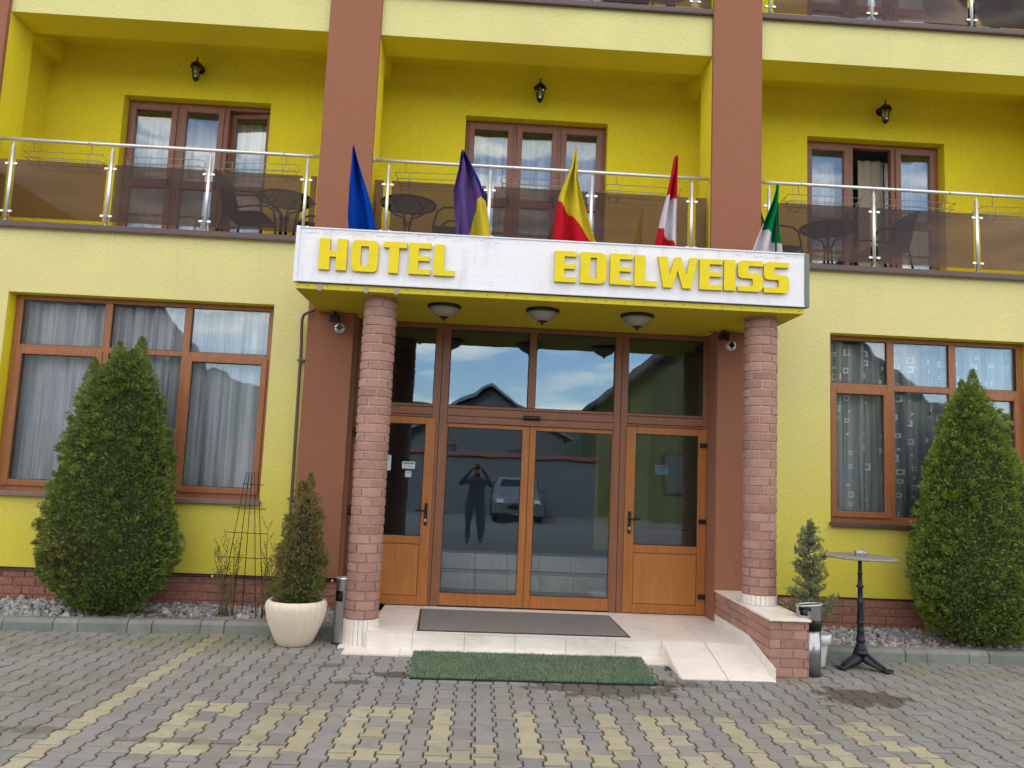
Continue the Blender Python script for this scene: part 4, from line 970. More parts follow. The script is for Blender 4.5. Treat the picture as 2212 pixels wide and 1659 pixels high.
# ---- flags
def flag(label, cat, Lp, Rp, regions, mats, pole, seed, Yf=-.85, amp=.06, folds=2.5):
    # Lp, Rp: polylines (x, z) of the left and right silhouette; both drawn as seen at Y=-.8
    r = random.Random(seed)
    base = thing('flag', (pole[0][0], Yf, 3.93), label, cat, 'flags standing on the canopy behind the sign')
    b = MB(); b.tube([(pole[0][0], Yf+.02, 3.93), (pole[1][0], Yf+.02, pole[1][1])], .010, 8); b.build('pole', 'flag_pole', base)
    def at(Pl, z):
        if z >= Pl[0][1]: return Pl[0][0]
        for (xa, za), (xb, zb) in zip(Pl, Pl[1:]):
            if zb <= z <= za: return xa+(xb-xa)*(za-z)/max(za-zb, 1e-6)
        return Pl[-1][0]
    zt, zb = Lp[0][1], min(Lp[-1][1], Rp[-1][1])-.02; Nz, Nx = 60, 34; b = MB(); vs = []; ph = r.uniform(0, 6)
    for j in range(Nz+1):
        z = zt+(zb-zt)*j/Nz; xl, xr = at(Lp, z), at(Rp, z)
        for i in range(Nx+1):
            u = i/Nx; w = (xr-xl)
            y = Yf+min(amp, w*.5)*math.sin(u*math.pi*2*folds+ph+1.6*(zt-z)+.6*math.sin(3*(zt-z)))+.02*math.sin(5*z+u*3+ph)+.010*math.sin(u*23+4*z+ph)+.012*math.sin(9*z-7*u)
            vs.append((xl+w*u, y, z+.006*math.sin(u*9+ph)))
    W = Nx+1; fs = [(j*W+i, j*W+i+1, (j+1)*W+i+1, (j+1)*W+i) for j in range(Nz) for i in range(Nx)]
    b.add(vs, fs, 0, True)
    for k, f in enumerate(b.f):
        x = sum(vs[i][0] for i in f)/4; z = sum(vs[i][2] for i in f)/4; b.mi[k] = regions(x, z)
    c = b.build('cloth', mats, base, fixn=False)
    m = c.modifiers.new('thick', 'SOLIDIFY'); m.thickness = .0015
    return base
pz = lambda x, y: None
flag('plain blue flag standing at the left end above the sign', 'flag', [(-1.470, 5.0), (-1.475, 4.6), (-1.47, 4.25), (-1.44, 4.05)], [(-1.445, 5.0), (-1.39, 4.83), (-1.22, 4.35), (-1.15, 4.05)], lambda x, z: 0, ['flag_blue'], ((-1.42, 0), (-1.455, 5.02)), 1, folds=1.6)
flag('faded violet, blue and yellow flag, second from the left above the sign', 'flag', [(-.333, 5.02), (-.350, 4.83), (-.395, 4.6), (-.375, 4.38), (-.33, 4.05)], [(-.305, 5.02), (-.13, 4.72), (-.06, 4.54), (.03, 4.05)],
     lambda x, z: (2 if (x > -.14+(z-4.5)*.0-.07*(4.5-z)/.4 and z < 4.50+(x+.13)*.2 and x > -.145-.35*(4.38-z if z < 4.38 else 0)) else (0 if (x > -.30+(5.02-z)*.46-.02 or z > 4.92) else 1)), ['flag_navy', 'flag_violet', 'flag_yel'], ((-.30, 0), (-.32, 5.04)), 2, folds=2)
flag('yellow and red flag standing in the middle above the sign', 'flag', [(.860, 5.10), (.815, 4.88), (.715, 4.60), (.68, 4.42), (.655, 4.05)], [(.885, 5.10), (.905, 4.80), (1.01, 4.45), (1.11, 4.10), (1.12, 4.05)],
     lambda x, z: 1 if z < 4.53-(x-.71)*(4.53-4.10)/(1.10-.71) else 0, ['flag_yel', 'flag_red'], ((.87, 0), (.875, 5.12)), 3, folds=2)
flag('narrow red, white and red flag, second from the right above the sign', 'flag', [(1.930, 5.10), (1.895, 4.88), (1.845, 4.65), (1.79, 4.42), (1.715, 4.05)], [(1.955, 5.10), (1.945, 4.8), (1.955, 4.4), (1.95, 4.05)],
     lambda x, z: 1 if (z < 4.66-(x-1.86)*.45 and z > 4.30-(x-1.77)*1.05) else 0, ['flag_red', 'flag_white'], ((1.93, 0), (1.945, 5.12)), 4, folds=1.5)
flag('green and white flag standing at the right end above the sign', 'flag', [(3.018, 4.84), (2.975, 4.68), (2.865, 4.40), (2.72, 4.05)], [(3.045, 4.84), (3.035, 4.66), (3.04, 4.4), (3.07, 4.05)],
     lambda x, z: 0 if z > 4.40-(x-2.88)*1.2 and x > 2.80 else 1, ['flag_green', 'flag_white'], ((3.02, 0), (3.03, 4.86)), 5, folds=1.8)

# ---- entrance mats
m = thing('door_mat', (.5, -.48, .166), 'grey ribbed door mat with black rubber edge in front of the sliding doors', 'mat')
q = [(-.565, .082), (1.513, .075), (1.542, -1.02), (-.512, -1.045)]
def quadslab(b, q, z0, z1, mi=0, ins=0):
    c = (sum(p[0] for p in q)/4, sum(p[1] for p in q)/4); qq = [(p[0]-math.copysign(ins, p[0]-c[0]), p[1]-math.copysign(ins, p[1]-c[1])) for p in q]
    b.add([(x, y, z0) for x, y in qq]+[(x, y, z1) for x, y in qq], [(3, 2, 1, 0), (4, 5, 6, 7), (0, 1, 5, 4), (1, 2, 6, 5), (2, 3, 7, 6), (3, 0, 4, 7)], mi)
b = MB(); quadslab(b, q, .167, .172); b.build('rubber_edge', 'plastic_black', m)
b = MB(); quadslab(b, q, .1725, .178, 0, .022); b.build('pile', 'mat_grey', m)
m = thing('turf_mat', (.55, -1.62, 0), 'green artificial turf mat lying on the paving in front of the step', 'mat')
q = [(-.520, -1.205), (1.62, -1.160), (1.565, -2.075), (-.480, -2.105)]
b = MB(); quadslab(b, q, .004, .016); b.build('backing', 'turf_base', m)
rs = np.random.RandomState(9); N = 42000; u, v = rs.rand(N), rs.rand(N); Q = np.array(q)
pos = ((1-u)*(1-v))[:, None]*Q[0]+(u*(1-v))[:, None]*Q[1]+(u*v)[:, None]*Q[2]+((1-u)*v)[:, None]*Q[3]
lump = .004*np.sin(pos[:, 0]*9)*np.sin(pos[:, 1]*11)
pos = np.c_[pos, np.full(N, .016)+lump*.3]
a = rs.uniform(0, 6.28, N); h = rs.uniform(.012, .024, N); w = rs.uniform(.0018, .0032, N); lx, ly = rs.normal(0, .55, N)*h, rs.normal(0, .55, N)*h
T = np.array([(-1, 0, 0), (1, 0, 0), (0, 0, 1)])
Rm = np.stack([np.stack([np.cos(a)*w, a*0, lx], -1), np.stack([np.sin(a)*w, a*0, ly], -1), np.stack([a*0, a*0, h], -1)], 1)
V, F = scatter(T, np.array([[0, 1, 2]]), pos, Rm); np_mesh('pile', V, F, 'turf', m)

# ================================================================ PLANTS
def fan_template(rng, n=7, L=1.0, w=.10, quad=True):
    # flat spray of scale leaves: narrow quads fanning from a stem, slightly cupped
    V = []; F = []
    V += [(-.02, 0, 0), (.02, 0, 0), (.015, .02, L*.9), (-.015, .02, L*.9)]; F.append((0, 1, 2, 3))
    for i in range(n):
        s = 1 if i % 2 else -1; z = L*(.08+.8*i/n); l = L*(.55-.4*i/n)*rng.uniform(.8, 1.2); a = R(rng.uniform(28, 52))
        dx, dz = math.sin(a)*s, math.cos(a); px, pz_ = dz*w*L, -dx*w*L; cy = rng.uniform(-.08, .12)*L
        b = len(V); V += [(0, 0, z), (dx*l*.5+px, cy*.5, z+dz*l*.5+pz_), (dx*l, cy, z+dz*l), (dx*l*.5-px, cy*.5, z+dz*l*.5-pz_)]; F.append((b, b+1, b+2, b+3))
    return np.array(V), np.array(F)
def frames(zdir, N, rs):
    z = zdir/np.linalg.norm(zdir, axis=1)[:, None]; a = rs.normal(size=(N, 3)); x = np.cross(a, z); x /= np.linalg.norm(x, axis=1)[:, None]; y = np.cross(z, x)
    return np.stack([x, y, z], -1)
def lerp_prof(prof, z):
    zs = np.array([p[0] for p in prof]); o = np.argsort(zs); return [np.interp(z, zs[o], np.array([p[k] for p in prof])[o]) for k in (1, 2)]
def thuja(name, loc, prof, yc, ry_ratio, label, mats, N=11000, seed=1, peaks=(), size=(.024, .046), group=None, browns=None, lump=.022, inset=.042, tufts=0):
    rs = np.random.RandomState(seed); r = random.Random(seed)
    t = thing(name, loc, label, 'conifer', group)
    z0, z1 = min(p[0] for p in prof), max(p[0] for p in prof)
    b = MB(); b.tube([(loc[0], yc, 0), (loc[0]+.01, yc, z0+.5), (loc[0], yc, z1*.55)], [.05, .04, .015], 10); b.build('trunk', 'bark', t)
    def surf(th, z, shrink=0.0, amp=1.0):
        shrink = shrink+inset
        l, rr_ = lerp_prof(prof, z); cx, rx = (l+rr_)/2, (rr_-l)/2
        n = lump*(np.sin(th*5+z*7+seed)+np.sin(th*3-z*11+2*seed)*.8+np.sin(th*9+z*17)*.5+np.sin(th*13-z*23)*.35)*amp
        rr2 = np.maximum(rx+n*np.minimum(1, rx/.3)-shrink, .01); return cx+rr2*np.cos(th), yc+rr2*ry_ratio*np.sin(th)
    # dark hull blocking gaps; its colour stands in for shade inside the crown
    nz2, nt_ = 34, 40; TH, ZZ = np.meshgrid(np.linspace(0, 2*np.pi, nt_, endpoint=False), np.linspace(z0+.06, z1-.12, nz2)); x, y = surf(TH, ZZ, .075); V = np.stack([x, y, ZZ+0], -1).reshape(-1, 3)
    F = np.array([(j*nt_+i, j*nt_+(i+1) % nt_, (j+1)*nt_+(i+1) % nt_, (j+1)*nt_+i) for j in range(nz2-1) for i in range(nt_)]); np_mesh('shade_core', V, F, 'thuja_core', t, smooth=True)
    # sprays, denser where the crown is wider
    zc = rs.uniform(z0, z1, N*3); l, rr_ = lerp_prof(prof, zc); keep = rs.rand(N*3) < np.clip((rr_-l)/np.max(rr_-l), .12, 1); zc = zc[keep][:N]; n = len(zc)
    th = rs.uniform(0, 2*np.pi, n); dep = rs.rand(n)**1.5*.085-.012
    rel = np.sin(th*11+zc*19+seed)*np.sin(zc*31-th*7)+.6*np.sin(th*23-zc*37)*np.sin(zc*53+th*13); dep = dep+np.where(rel < -.15, .045, 0)*(inset > .035)
    x, y = surf(th, zc, dep); pos = np.stack([x, y, zc], -1)
    out = np.stack([np.cos(th), np.sin(th)/max(ry_ratio, .4), np.full(n, .35)], -1)+rs.normal(0, .55, (n, 3)); out[:, 2] += .35
    extra = []
    for _ in range(tufts):
        tz = rs.uniform(z0+.05, z1-.25); tt = rs.uniform(0, 6.28); x_, y_ = surf(np.array([tt]), np.array([tz]), .0); m_ = 50; rd = rs.uniform(.03, .06)
        dv = rs.normal(size=(m_, 3)); dv /= np.linalg.norm(dv, axis=1)[:, None]; o_ = np.array([np.cos(tt), np.sin(tt)*ry_ratio, .7]); dv = dv+o_*.9
        extra.append((np.array([x_[0], y_[0], tz])+dv*rd*rs.uniform(.2, .8, m_)[:, None], dv+o_+rs.normal(0, .3, (m_, 3))))
    for (px, pz0, pz1, pr) in peaks:
        m_ = int(700*(pz1-pz0)/.5); zz = rs.uniform(pz0, pz1, m_); k = (pz1-zz)/(pz1-pz0); tt = rs.uniform(0, 6.28, m_); rad = pr*k**.8*rs.uniform(.55, 1.05, m_)
        extra.append((np.stack([px+rad*np.cos(tt), yc+rad*np.sin(tt), zz], -1), np.stack([np.cos(tt)*.5, np.sin(tt)*.5, np.full(m_, 1.0)], -1)+rs.normal(0, .35, (m_, 3))))
    if extra: pos = np.concatenate([pos]+[e[0] for e in extra]); out = np.concatenate([out]+[e[1] for e in extra])
    n = len(pos); sc = rs.uniform(*size, n)
    mi = np.zeros(n, int)
    if browns is not None: mi = browns(pos, rs)
    Vs = []; Fs = []; MI = []; off = 0; idx = rs.randint(0, 5, n)
    for k in range(5):
        T, F = fan_template(r, n=r.choice([6, 7]), w=.085); s_ = idx == k; rot = frames(out[s_], s_.sum(), rs)*sc[s_][:, None, None]
        V, FF = scatter(T, F, pos[s_], rot); Vs.append(V); Fs.append(FF+off); off += len(V); MI.append(np.repeat(mi[s_], len(F)))
    np_mesh('foliage', np.concatenate(Vs), np.concatenate(Fs), mats, t, np.concatenate(MI)); return t
pL = [(.14, -4.02, -3.42), (.2, -4.1, -3.34), (.28, -4.15, -3.25), (.35, -4.28, -3.15), (.50, -4.38, -3.06), (.65, -4.42, -3.01), (.90, -4.42, -3.0), (1.15, -4.37, -3.08), (1.45, -4.33, -3.12), (1.83, -4.28, -3.17), (2.12, -4.20, -3.28), (2.4, -4.10, -3.37), (2.6, -4.02, -3.46), (2.74, -3.86, -3.53), (2.80, -3.72, -3.6)]
def brL(p, rs):
    d = np.exp(-(((p[:, 0]+4.05)/.3)**2+((p[:, 2]-.72)/.28)**2)); return np.where(rs.rand(len(p)) < d*.55, 2, np.where(rs.rand(len(p)) < .12, 1, 0))
M['thuja_brown'] = leaf_mat('dead_brown_sprays', [(96, 74, 46), (112, 86, 52), (74, 60, 36)])
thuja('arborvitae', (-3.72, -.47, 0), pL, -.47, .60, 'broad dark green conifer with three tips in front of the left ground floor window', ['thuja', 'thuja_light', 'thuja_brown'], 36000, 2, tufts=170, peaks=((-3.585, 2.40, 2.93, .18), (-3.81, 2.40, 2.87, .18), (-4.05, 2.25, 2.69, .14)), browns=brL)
pR = [(.15, 5.0, 5.7), (.22, 4.82, 5.85), (.32, 4.76, 5.96), (.5, 4.64, 6.08), (.69, 4.57, 6.13), (.95, 4.60, 6.12), (1.14, 4.62, 6.08), (1.3, 4.65, 6.04), (1.5, 4.73, 5.99), (1.8, 4.73, 5.88), (2.05, 4.83, 5.80), (2.26, 4.89, 5.70), (2.42, 4.94, 5.64), (2.57, 4.99, 5.57), (2.7, 5.05, 5.50), (2.80, 5.12, 5.44), (2.86, 5.18, 5.36)]
thuja('arborvitae', (5.33, -.55, 0), pR, -.55, .60, 'tall conical green conifer with one pointed tip in front of the right ground floor window', ['thuja', 'thuja_light'], 40000, 5, tufts=200, peaks=((5.305, 2.65, 3.0, .12), (5.18, 2.55, 2.88, .1)), browns=lambda p, rs: (rs.rand(len(p)) < .55).astype(int))
# potted spiral conifer
pot = thing('stone_planter', (-1.67, -1.0, 0), 'cream ribbed bowl planter on the paving left of the entrance', 'planter')
b = MB(); b.lathe([(.15, .0), (.165, .012), (.20, .08), (.245, .18), (.272, .26), (.286, .33), (.288, .365), (.278, .395), (.262, .412), (.248, .414), (.240, .40), (.236, .37), (.232, .33)], (-1.67, -1.0, 0), 120, rib=.06, ribn=22); b.build('bowl', 'cream_pot', pot)
b = MB(); b.lathe([(.22, .36), (.2, .375), (.01, .385)], (-1.67, -1.0, 0), 30); b.build('soil', 'soil', pot)
pS = [(.37, -1.80, -1.52), (.44, -1.90, -1.42), (.55, -1.92, -1.40), (.64, -1.89, -1.41), (.72, -1.87, -1.45), (.80, -1.91, -1.43), (.88, -1.88, -1.41), (.95, -1.85, -1.47), (1.03, -1.84, -1.46), (1.12, -1.83, -1.46), (1.20, -1.80, -1.50), (1.28, -1.79, -1.56), (1.34, -1.77, -1.50), (1.40, -1.75, -1.52), (1.46, -1.74, -1.62), (1.50, -1.72, -1.60)]
def brS(p, rs): return np.where((p[:, 2] < .62) & (rs.rand(len(p)) < .75), 1, np.where((p[:, 0] > -1.58) & (p[:, 2] < .85) & (rs.rand(len(p)) < .7), 1, 0))
M['thuja_core2'] = M['thuja_core']
thuja('spiral_conifer', (-1.67, -1.0, .36), pS, -1.0, .9, 'half browned spiral clipped conifer growing in the cream bowl planter', ['pot_thuja', 'pot_thuja_low'], 6500, 8, tufts=24, peaks=((-1.62, 1.46, 1.60, .05), (-1.70, 1.42, 1.52, .06)), size=(.022, .045), browns=brS, lump=.02, inset=.03)
# silvery conifer in the white pot
wp = thing('white_plastic_pot', (3.29, -1.16, 0), 'white plastic flower pot behind the steel litter bin', 'planter')
b = MB(); b.lathe([(.085, .0), (.092, .01), (.118, .21), (.119, .214), (.146, .216), (.148, .30), (.140, .304), (.135, .30), (.13, .26)], (3.29, -1.16, 0), 40); b.build('pot', 'white_plastic', wp)
b = MB(); b.lathe([(.125, .255), (.11, .265), (.01, .27)], (3.29, -1.16, 0), 24); b.build('soil', 'soil', wp)
def silver():
    rs = np.random.RandomState(11); r = random.Random(11); cx, cy = 3.235, -1.16
    t = thing('young_conifer', (cx, cy, .26), 'small feathery silver green conifer rising behind the steel litter bin', 'conifer')
    b = MB(); b.tube([(3.28, cy, .26), (3.25, cy, .7), (3.22, cy, 1.36)], [.014, .01, .003], 7)
    P_ = []; D_ = []
    for k in range(84):
        z = .42+.93*(k/84)**.95; a = r.uniform(0, 6.28); L = .235*(1-((z-.45)/.95))**.75+.03; L *= r.uniform(.75, 1.1)
        up = .55 if z > .7 else .25
        p0 = Vector((3.28-(z-.26)*.055, cy, z-.04)); d = Vector((math.cos(a), math.sin(a)*.8, up)).normalized(); p1 = p0+d*L; mid = p0+d*L*.5+Vector((0, 0, -.01))
        b.tube([p0, mid, p1], [.005, .003, .0015], 5)
        for q in range(int(14+L*130)):
            s = r.uniform(.1, 1.05); p = p0+(p1-p0)*s; P_.append(p+Vector((r.gauss(0, .012), r.gauss(0, .012), r.gauss(0, .012)))); D_.append(d+Vector((r.gauss(0, .5), r.gauss(0, .5), r.gauss(0, .4)+.35)))
    b.build('stem', 'bark', t)
    pos, out = np.array(P_), np.array(D_); n = len(pos); sc = rs.uniform(.022, .048, n); T, F = fan_template(r, 7, w=.10)
    V, FF = scatter(T, F, pos, frames(out, n, rs)*sc[:, None, None]); np_mesh('foliage', V, FF, 'silver_conifer', t)
silver()
# bare twiggy shrubs
def bare_shrub(name, cx, cy, n, h, spread, label, seed, buds=True):
    r = random.Random(seed); b = MB(); bd = MB()
    for k in range(n):
        x, y = cx+r.gauss(0, spread*.3), cy+r.gauss(0, .03); hh = h*r.uniform(.45, 1); dx, dy = r.gauss(0, spread*.45), r.gauss(0, .05); pts = [Vector((x, y, .10))]; m_ = 6
        for i in range(1, m_+1): pts.append(Vector((x+dx*i/m_+r.gauss(0, .008), y+dy*i/m_+r.gauss(0, .008), .10+hh*i/m_)))
        b.tube(pts, [.0065-.0048*i/m_ for i in range(m_+1)], 6)
        for i in range(2, m_+1):
            for q in range(r.choice([1, 2, 2])):
                p = pts[i-1].lerp(pts[i], r.random()); s = r.choice([-1, 1]); l = r.uniform(.04, .12); e = p+Vector((s*l*.55, r.gauss(0, .02), l)); b.tube([p, p.lerp(e, .5)+Vector((s*.008, 0, 0)), e], [.003, .0025, .0015], 5)
                if buds:
                    for w_ in (.6, 1): z = p.lerp(e, w_); bd.lathe([(.002, 0), (.0055, .006), (.001, .018)], tuple(z), 5)
    o = thing(name, (cx, cy, .1), label, 'shrub'); b.build('stems', 'twig', o)
    if buds: bd.build('buds', 'twig', o)
    return o
bare_shrub('bare_shrub', -2.50, -.42, 9, .95, .20, 'leafless budding shrub climbing the left half of the wire trellis', 3)
bare_shrub('bare_shrub', -2.10, -.46, 7, 1.0, .13, 'leafless shrub between the wire trellis and the bowl planter', 4)
bare_shrub('bare_shrub', 3.60, -.42, 5, 1.0, .07, 'tied bundle of bare upright shoots behind the iron table', 6)
tr = thing('wire_trellis', (-2.35, -.36, .1), 'fan shaped dark wire trellis on the gravel below the left window', 'trellis')
b = MB(); tops = [-2.428, -2.40, -2.37, -2.345, -2.31]; bots = [-2.60, -2.46, -2.36, -2.22, -2.14]
for a, c in zip(tops, bots): b.tube([(a, -.36, 1.588), (c, -.36, .10)], .004, 6)
b.build('uprights', 'black_metal', tr)
b = MB()
for z, a, c in ((1.459, -2.459, -2.237), (1.208, -2.55, -2.197), (.955, -2.598, -2.157), (.702, -2.646, -2.124)): b.tube([(a, -.366, z+.004), (c, -.366, z-.002)], .004, 6)
b.build('crossbars', 'black_metal', tr)

# ================================================================ STREET FURNITURE
# slim ash bin
ab = thing('ash_bin', (-1.245, -.86, 0), 'slim chrome ash bin standing against the left brick column', 'bin')
AX, AY, AR = -1.262, -.90, .072
b = MB(); n = 40; prof = [.012, .03, .34, .36, .40, .44, .46, .50, .52, .60, .612]
lean = lambda z: .012*z/.6
vs = [(AX+lean(z)+AR*math.cos(2*math.pi*k/n), AY+AR*math.sin(2*math.pi*k/n), z) for z in prof for k in range(n)]
op = lambda k, z0_, z1_: .39 < (z0_+z1_)/2 < .51 and math.cos(2*math.pi*(k+.5)/n+R(112)) > .84
fs = [(j*n+k, j*n+(k+1) % n, (j+1)*n+(k+1) % n, (j+1)*n+k) for j in range(len(prof)-1) for k in range(n) if not op(k, prof[j], prof[j+1])]
b.add(vs, fs, 0, True); b.build('body', 'steel_dark', ab, fixn=True)
b = MB(); b.lathe([(.060, .33), (.060, .60)], (AX+.009, AY, 0), 24); b.build('inner_liner', 'plastic_black', ab)
b = MB(); b.lathe([(.074, .604), (.076, .612), (.074, .622), (.062, .624), (.058, .616)], (AX+.012, AY, 0), 40); b.build('rim', 'steel', ab)
b = MB(); b.lathe([(.078, 0), (.080, .006), (.076, .016)], (AX, AY, 0), 40); b.build('base_ring', 'plastic_black', ab)
# pedestal litter bin
lb = thing('litter_bin', (3.067, -1.53, 0), 'steel pedestal litter bin with black band beside the end of the low brick wall', 'bin')
c = (3.078, -1.52, 0); b = MB(); b.lathe([(.100, .004), (.100, .398)], c, 48); b.build('body', 'steel_dark', lb)
b = MB(); b.lathe([(.101, .398), (.106, .402), (.106, .492), (.103, .497)], c, 48); b.build('band', 'plastic_black', lb)
n = 48; prof = [.494, .505, .53, .55, .57, .59, .605, .615]; b = MB(); rad = lambda z: .108+.004*(z-.49)/.12
vs = [(c[0]+rad(z)*math.cos(2*math.pi*k/n), c[1]+rad(z)*math.sin(2*math.pi*k/n), z+.015*math.cos(2*math.pi*k/n+.6)*(z-.494)/.12) for z in prof for k in range(n)]
def op(k, z): a = (2*math.pi*(k+.5)/n) % (2*math.pi); return z > .53 and abs(a-R(222)) < R(30)*(1 if z > .56 else .6)
fs = [(j*n+k, j*n+(k+1) % n, (j+1)*n+(k+1) % n, (j+1)*n+k) for j in range(len(prof)-1) for k in range(n) if not op(k, (prof[j]+prof[j+1])/2)]
b.add(vs, fs, 0, True); b.build('hood', 'steel_dark', lb)
b = MB(); pts = [(c[0]+.113*math.cos(a), c[1]+.113*math.sin(a), .618+.015*math.cos(a+.6)) for a in [2*math.pi*k/40 for k in range(41)]]; b.tube(pts, .006, 8); b.build('rim', 'steel', lb)
b = MB(); b.lathe([(.085, .50), (.094, .59), (.03, .592)], c, 30); b.build('liner', 'plastic_black', lb)
b = MB(); b.lathe([(.103, 0), (.103, .006)], c, 40); b.build('base_ring', 'plastic_black', lb)
# cast iron bistro table
bt = thing('bistro_table', (3.70, -1.23, 0), 'tall round stone topped table on an ornate dark cast iron leg', 'table')
c = (3.70, -1.23, 0); b = MB()
b.lathe([(.055, .17), (.06, .18), (.045, .195), (.048, .21), (.036, .225), (.040, .25), (.046, .262), (.038, .275), (.034, .30), (.030, .34), (.036, .35), (.03, .36), (.028, .41), (.036, .42), (.036, .43), (.027, .44), (.024, .60), (.032, .61), (.024, .62), (.022, .745), (.034, .755), (.036, .765), (.022, .78), (.019, .87), (.026, .88), (.019, .89), (.017, .985), (.022, .998), (.04, 1.015), (.055, 1.02)], c, 24)
for k in range(8):
    a = math.pi/4*k; b.tube([(c[0]+.028*math.cos(a), c[1]+.028*math.sin(a), .44), (c[0]+.024*math.cos(a), c[1]+.024*math.sin(a), .60)], .004, 5)
b.build('column', 'iron', bt)
for k in range(3):
    a = R(-42+120*k); d = Vector((math.cos(a), math.sin(a), 0)); s = Vector((-math.sin(a), math.cos(a), 0)); C0 = Vector(c)
    f = MB(); P2 = lambda u, w, z: tuple(C0+d*u+s*w+Vector((0, 0, z)))
    rows = [(.02, .048, .15, .075), (.06, .05, .135, .055), (.11, .044, .10, .04), (.16, .034, .065, .022), (.20, .028, .040, .006), (.235, .030, .030, .001), (.26, .022, .022, .0)]
    vs = []
    for u, w, zt, zb in rows: vs += [P2(u, -w, zb), P2(u, -w*.9, (zt+zb)/2), P2(u, -w*.35, zt), P2(u, w*.35, zt), P2(u, w*.9, (zt+zb)/2), P2(u, w, zb)]
    fs = [(j*6+k2, j*6+(k2+1) % 6, (j+1)*6+(k2+1) % 6, (j+1)*6+k2) for j in range(len(rows)-1) for k2 in range(6)]+[(0, 1, 2, 3, 4, 5), tuple(len(rows)*6-6+q for q in range(6))]
    f.add(vs, fs, 0, True)
    for w in (-.018, 0, .018): f.tube([P2(.04, w, .152), P2(.10, w, .112), P2(.16, w, .072), P2(.22, w, .040)], .006, 6)
    for sg in (-1, 1): f.tube([P2(.20, sg*.02, .02), P2(.225, sg*.05, .018), P2(.255, sg*.055, .02), P2(.27, sg*.035, .022), P2(.25, sg*.025, .025)], .011, 7)
    f.build('foot', 'iron', bt)
b = MB(); b.lathe([(.055, .13), (.07, .14), (.062, .155), (.058, .175)], c, 24); b.build('collar', 'iron', bt)
n = NT('speckled_stone_top'); vv = n.coord(); M['stone_top'] = n.bsdf(n.mix(n.maprange(n.noise(vv, 70, 4, .8), .4, .65), lin((100, 95, 92)), lin((172, 166, 160))), .4)
b = MB(); b.lathe([(.05, 1.026), (.328, 1.026), (.334, 1.030), (.335, 1.037), (.332, 1.044), (.322, 1.047), (.01, 1.048)], c, 64); b.build('top', 'stone_top', bt)
bt.location = (3.70, -1.23, 0)
at_ = MB(); c2 = (3.695, -1.25, 1.049); at_.lathe([(.052, 0), (.058, .004), (.062, .044), (.059, .046), (.055, .042), (.052, .012), (.01, .010)], c2, 28)
ash = at_.build('ashtray', 'glass_ash' if 'glass_ash' in M else 'glass_table'); tag(ash, 'round glass ashtray on the tall iron table', 'ashtray')
M['ash_glass'] = glass('pale_ashtray_glass', (.72, .72, .78), .12, haze=.35, hazecol=(.5, .5, .56)); ash.data.materials[0] = M['ash_glass']

# ---- balcony furniture
def chair_proto(mat):
    t = thing('balcony_chair', (0, 0, 0), 'x', 'chair')      # faces +X, centre of seat at origin
    def strip(pts, w, name):
        b = MB(); n = len(pts); vs = []
        for x, z in pts: vs += [(x, -w, z), (x, w, z)]
        b.add(vs, [(2*i, 2*i+1, 2*i+3, 2*i+2) for i in range(n-1)], 0, True); o = b.build(name, mat, t, world=False, fixn=False); m_ = o.modifiers.new('s', 'SOLIDIFY'); m_.thickness = .02
    strip([(.25, .40), (.24, .43), (.1, .435), (-.12, .415), (-.20, .42)], .23, 'seat'); strip([(-.20, .42), (-.235, .52), (-.26, .66), (-.30, .80), (-.33, .88), (-.36, .89)], .22, 'backrest')
    for s in (-1, 1):
        y = .25*s
        b = MB(); b.tube([(.27, y, 0), (.25, y, .25), (.235, y, .45), (.20, y, .60), (.12, y, .655), (-.05, y, .66), (-.26, y, .63)], .013, 8); b.tube([(-.30, y, 0), (-.24, y, .25), (-.205, y, .42), (-.26, y, .66), (-.34, y, .90)], .013, 8); b.tube([(.24, y, .40), (-.21, y, .40)], .011, 8); b.build('side_frame', 'black_metal', t, world=False)
    for pts_, r_ in (([(.24, -.25, .40), (.24, .25, .40)], .011), ([(-.215, -.25, .40), (-.215, .25, .40)], .011), ([(-.34, -.25, .90), (-.36, 0, .92), (-.34, .25, .90)], .013)):
        b = MB(); b.tube(pts_, r_, 8); b.build('crossbar', 'black_metal', t, world=False)
    return t
def table_proto():
    t = thing('balcony_table', (0, 0, 0), 'x', 'table')
    b = MB(); ring = lambda r_, z: [(r_*math.cos(a), r_*math.sin(a), z) for a in [2*math.pi*k/48 for k in range(49)]]
    b.tube(ring(.33, .715), .016, 8); b.build('rim', 'black_metal', t, world=False)
    b = MB(); b.lathe([(.325, .712), (.325, .719)], n=48); b.build('top', 'glass_table', t, world=False)
    for k in range(4):
        a = math.pi/4+math.pi/2*k; ca, sa = math.cos(a), math.sin(a)
        b = MB(); b.tube([(.27*ca, .27*sa, 0), (.16*ca, .16*sa, .08), (.05*ca, .05*sa, .20), (.035*ca, .035*sa, .45), (.07*ca, .07*sa, .56), (.20*ca, .20*sa, .62), (.31*ca, .31*sa, .70)], .0125, 8); b.build('leg', 'black_metal', t, world=False)
    b = MB(); b.tube(ring(.052, .22), .01, 6); b.tube(ring(.052, .47), .01, 6); b.build('ring', 'black_metal', t, world=False)
    return t
FZ = 4.166
tb = table_proto(); tabs = [(-2.50, .58, FZ, 'round glass topped table on the left balcony beside the brown pillar'), (-1.0, .52, FZ, 'round glass topped table at the left end of the middle balcony'), (4.22, .55, FZ, 'round glass topped table on the right balcony left of the blue chair'), (6.45, .55, LED2, 'round glass topped table on the top right balcony'), (2.18, .55, LED2, 'round glass topped table on the top middle balcony')]
for k, (x, y, z, l) in enumerate(tabs):
    o = tb if k == 0 else copy_tree(tb); o.location = (x, y, z); o.rotation_euler[2] = .2*k; tag(o, l, 'table', 'round tables on the balconies')
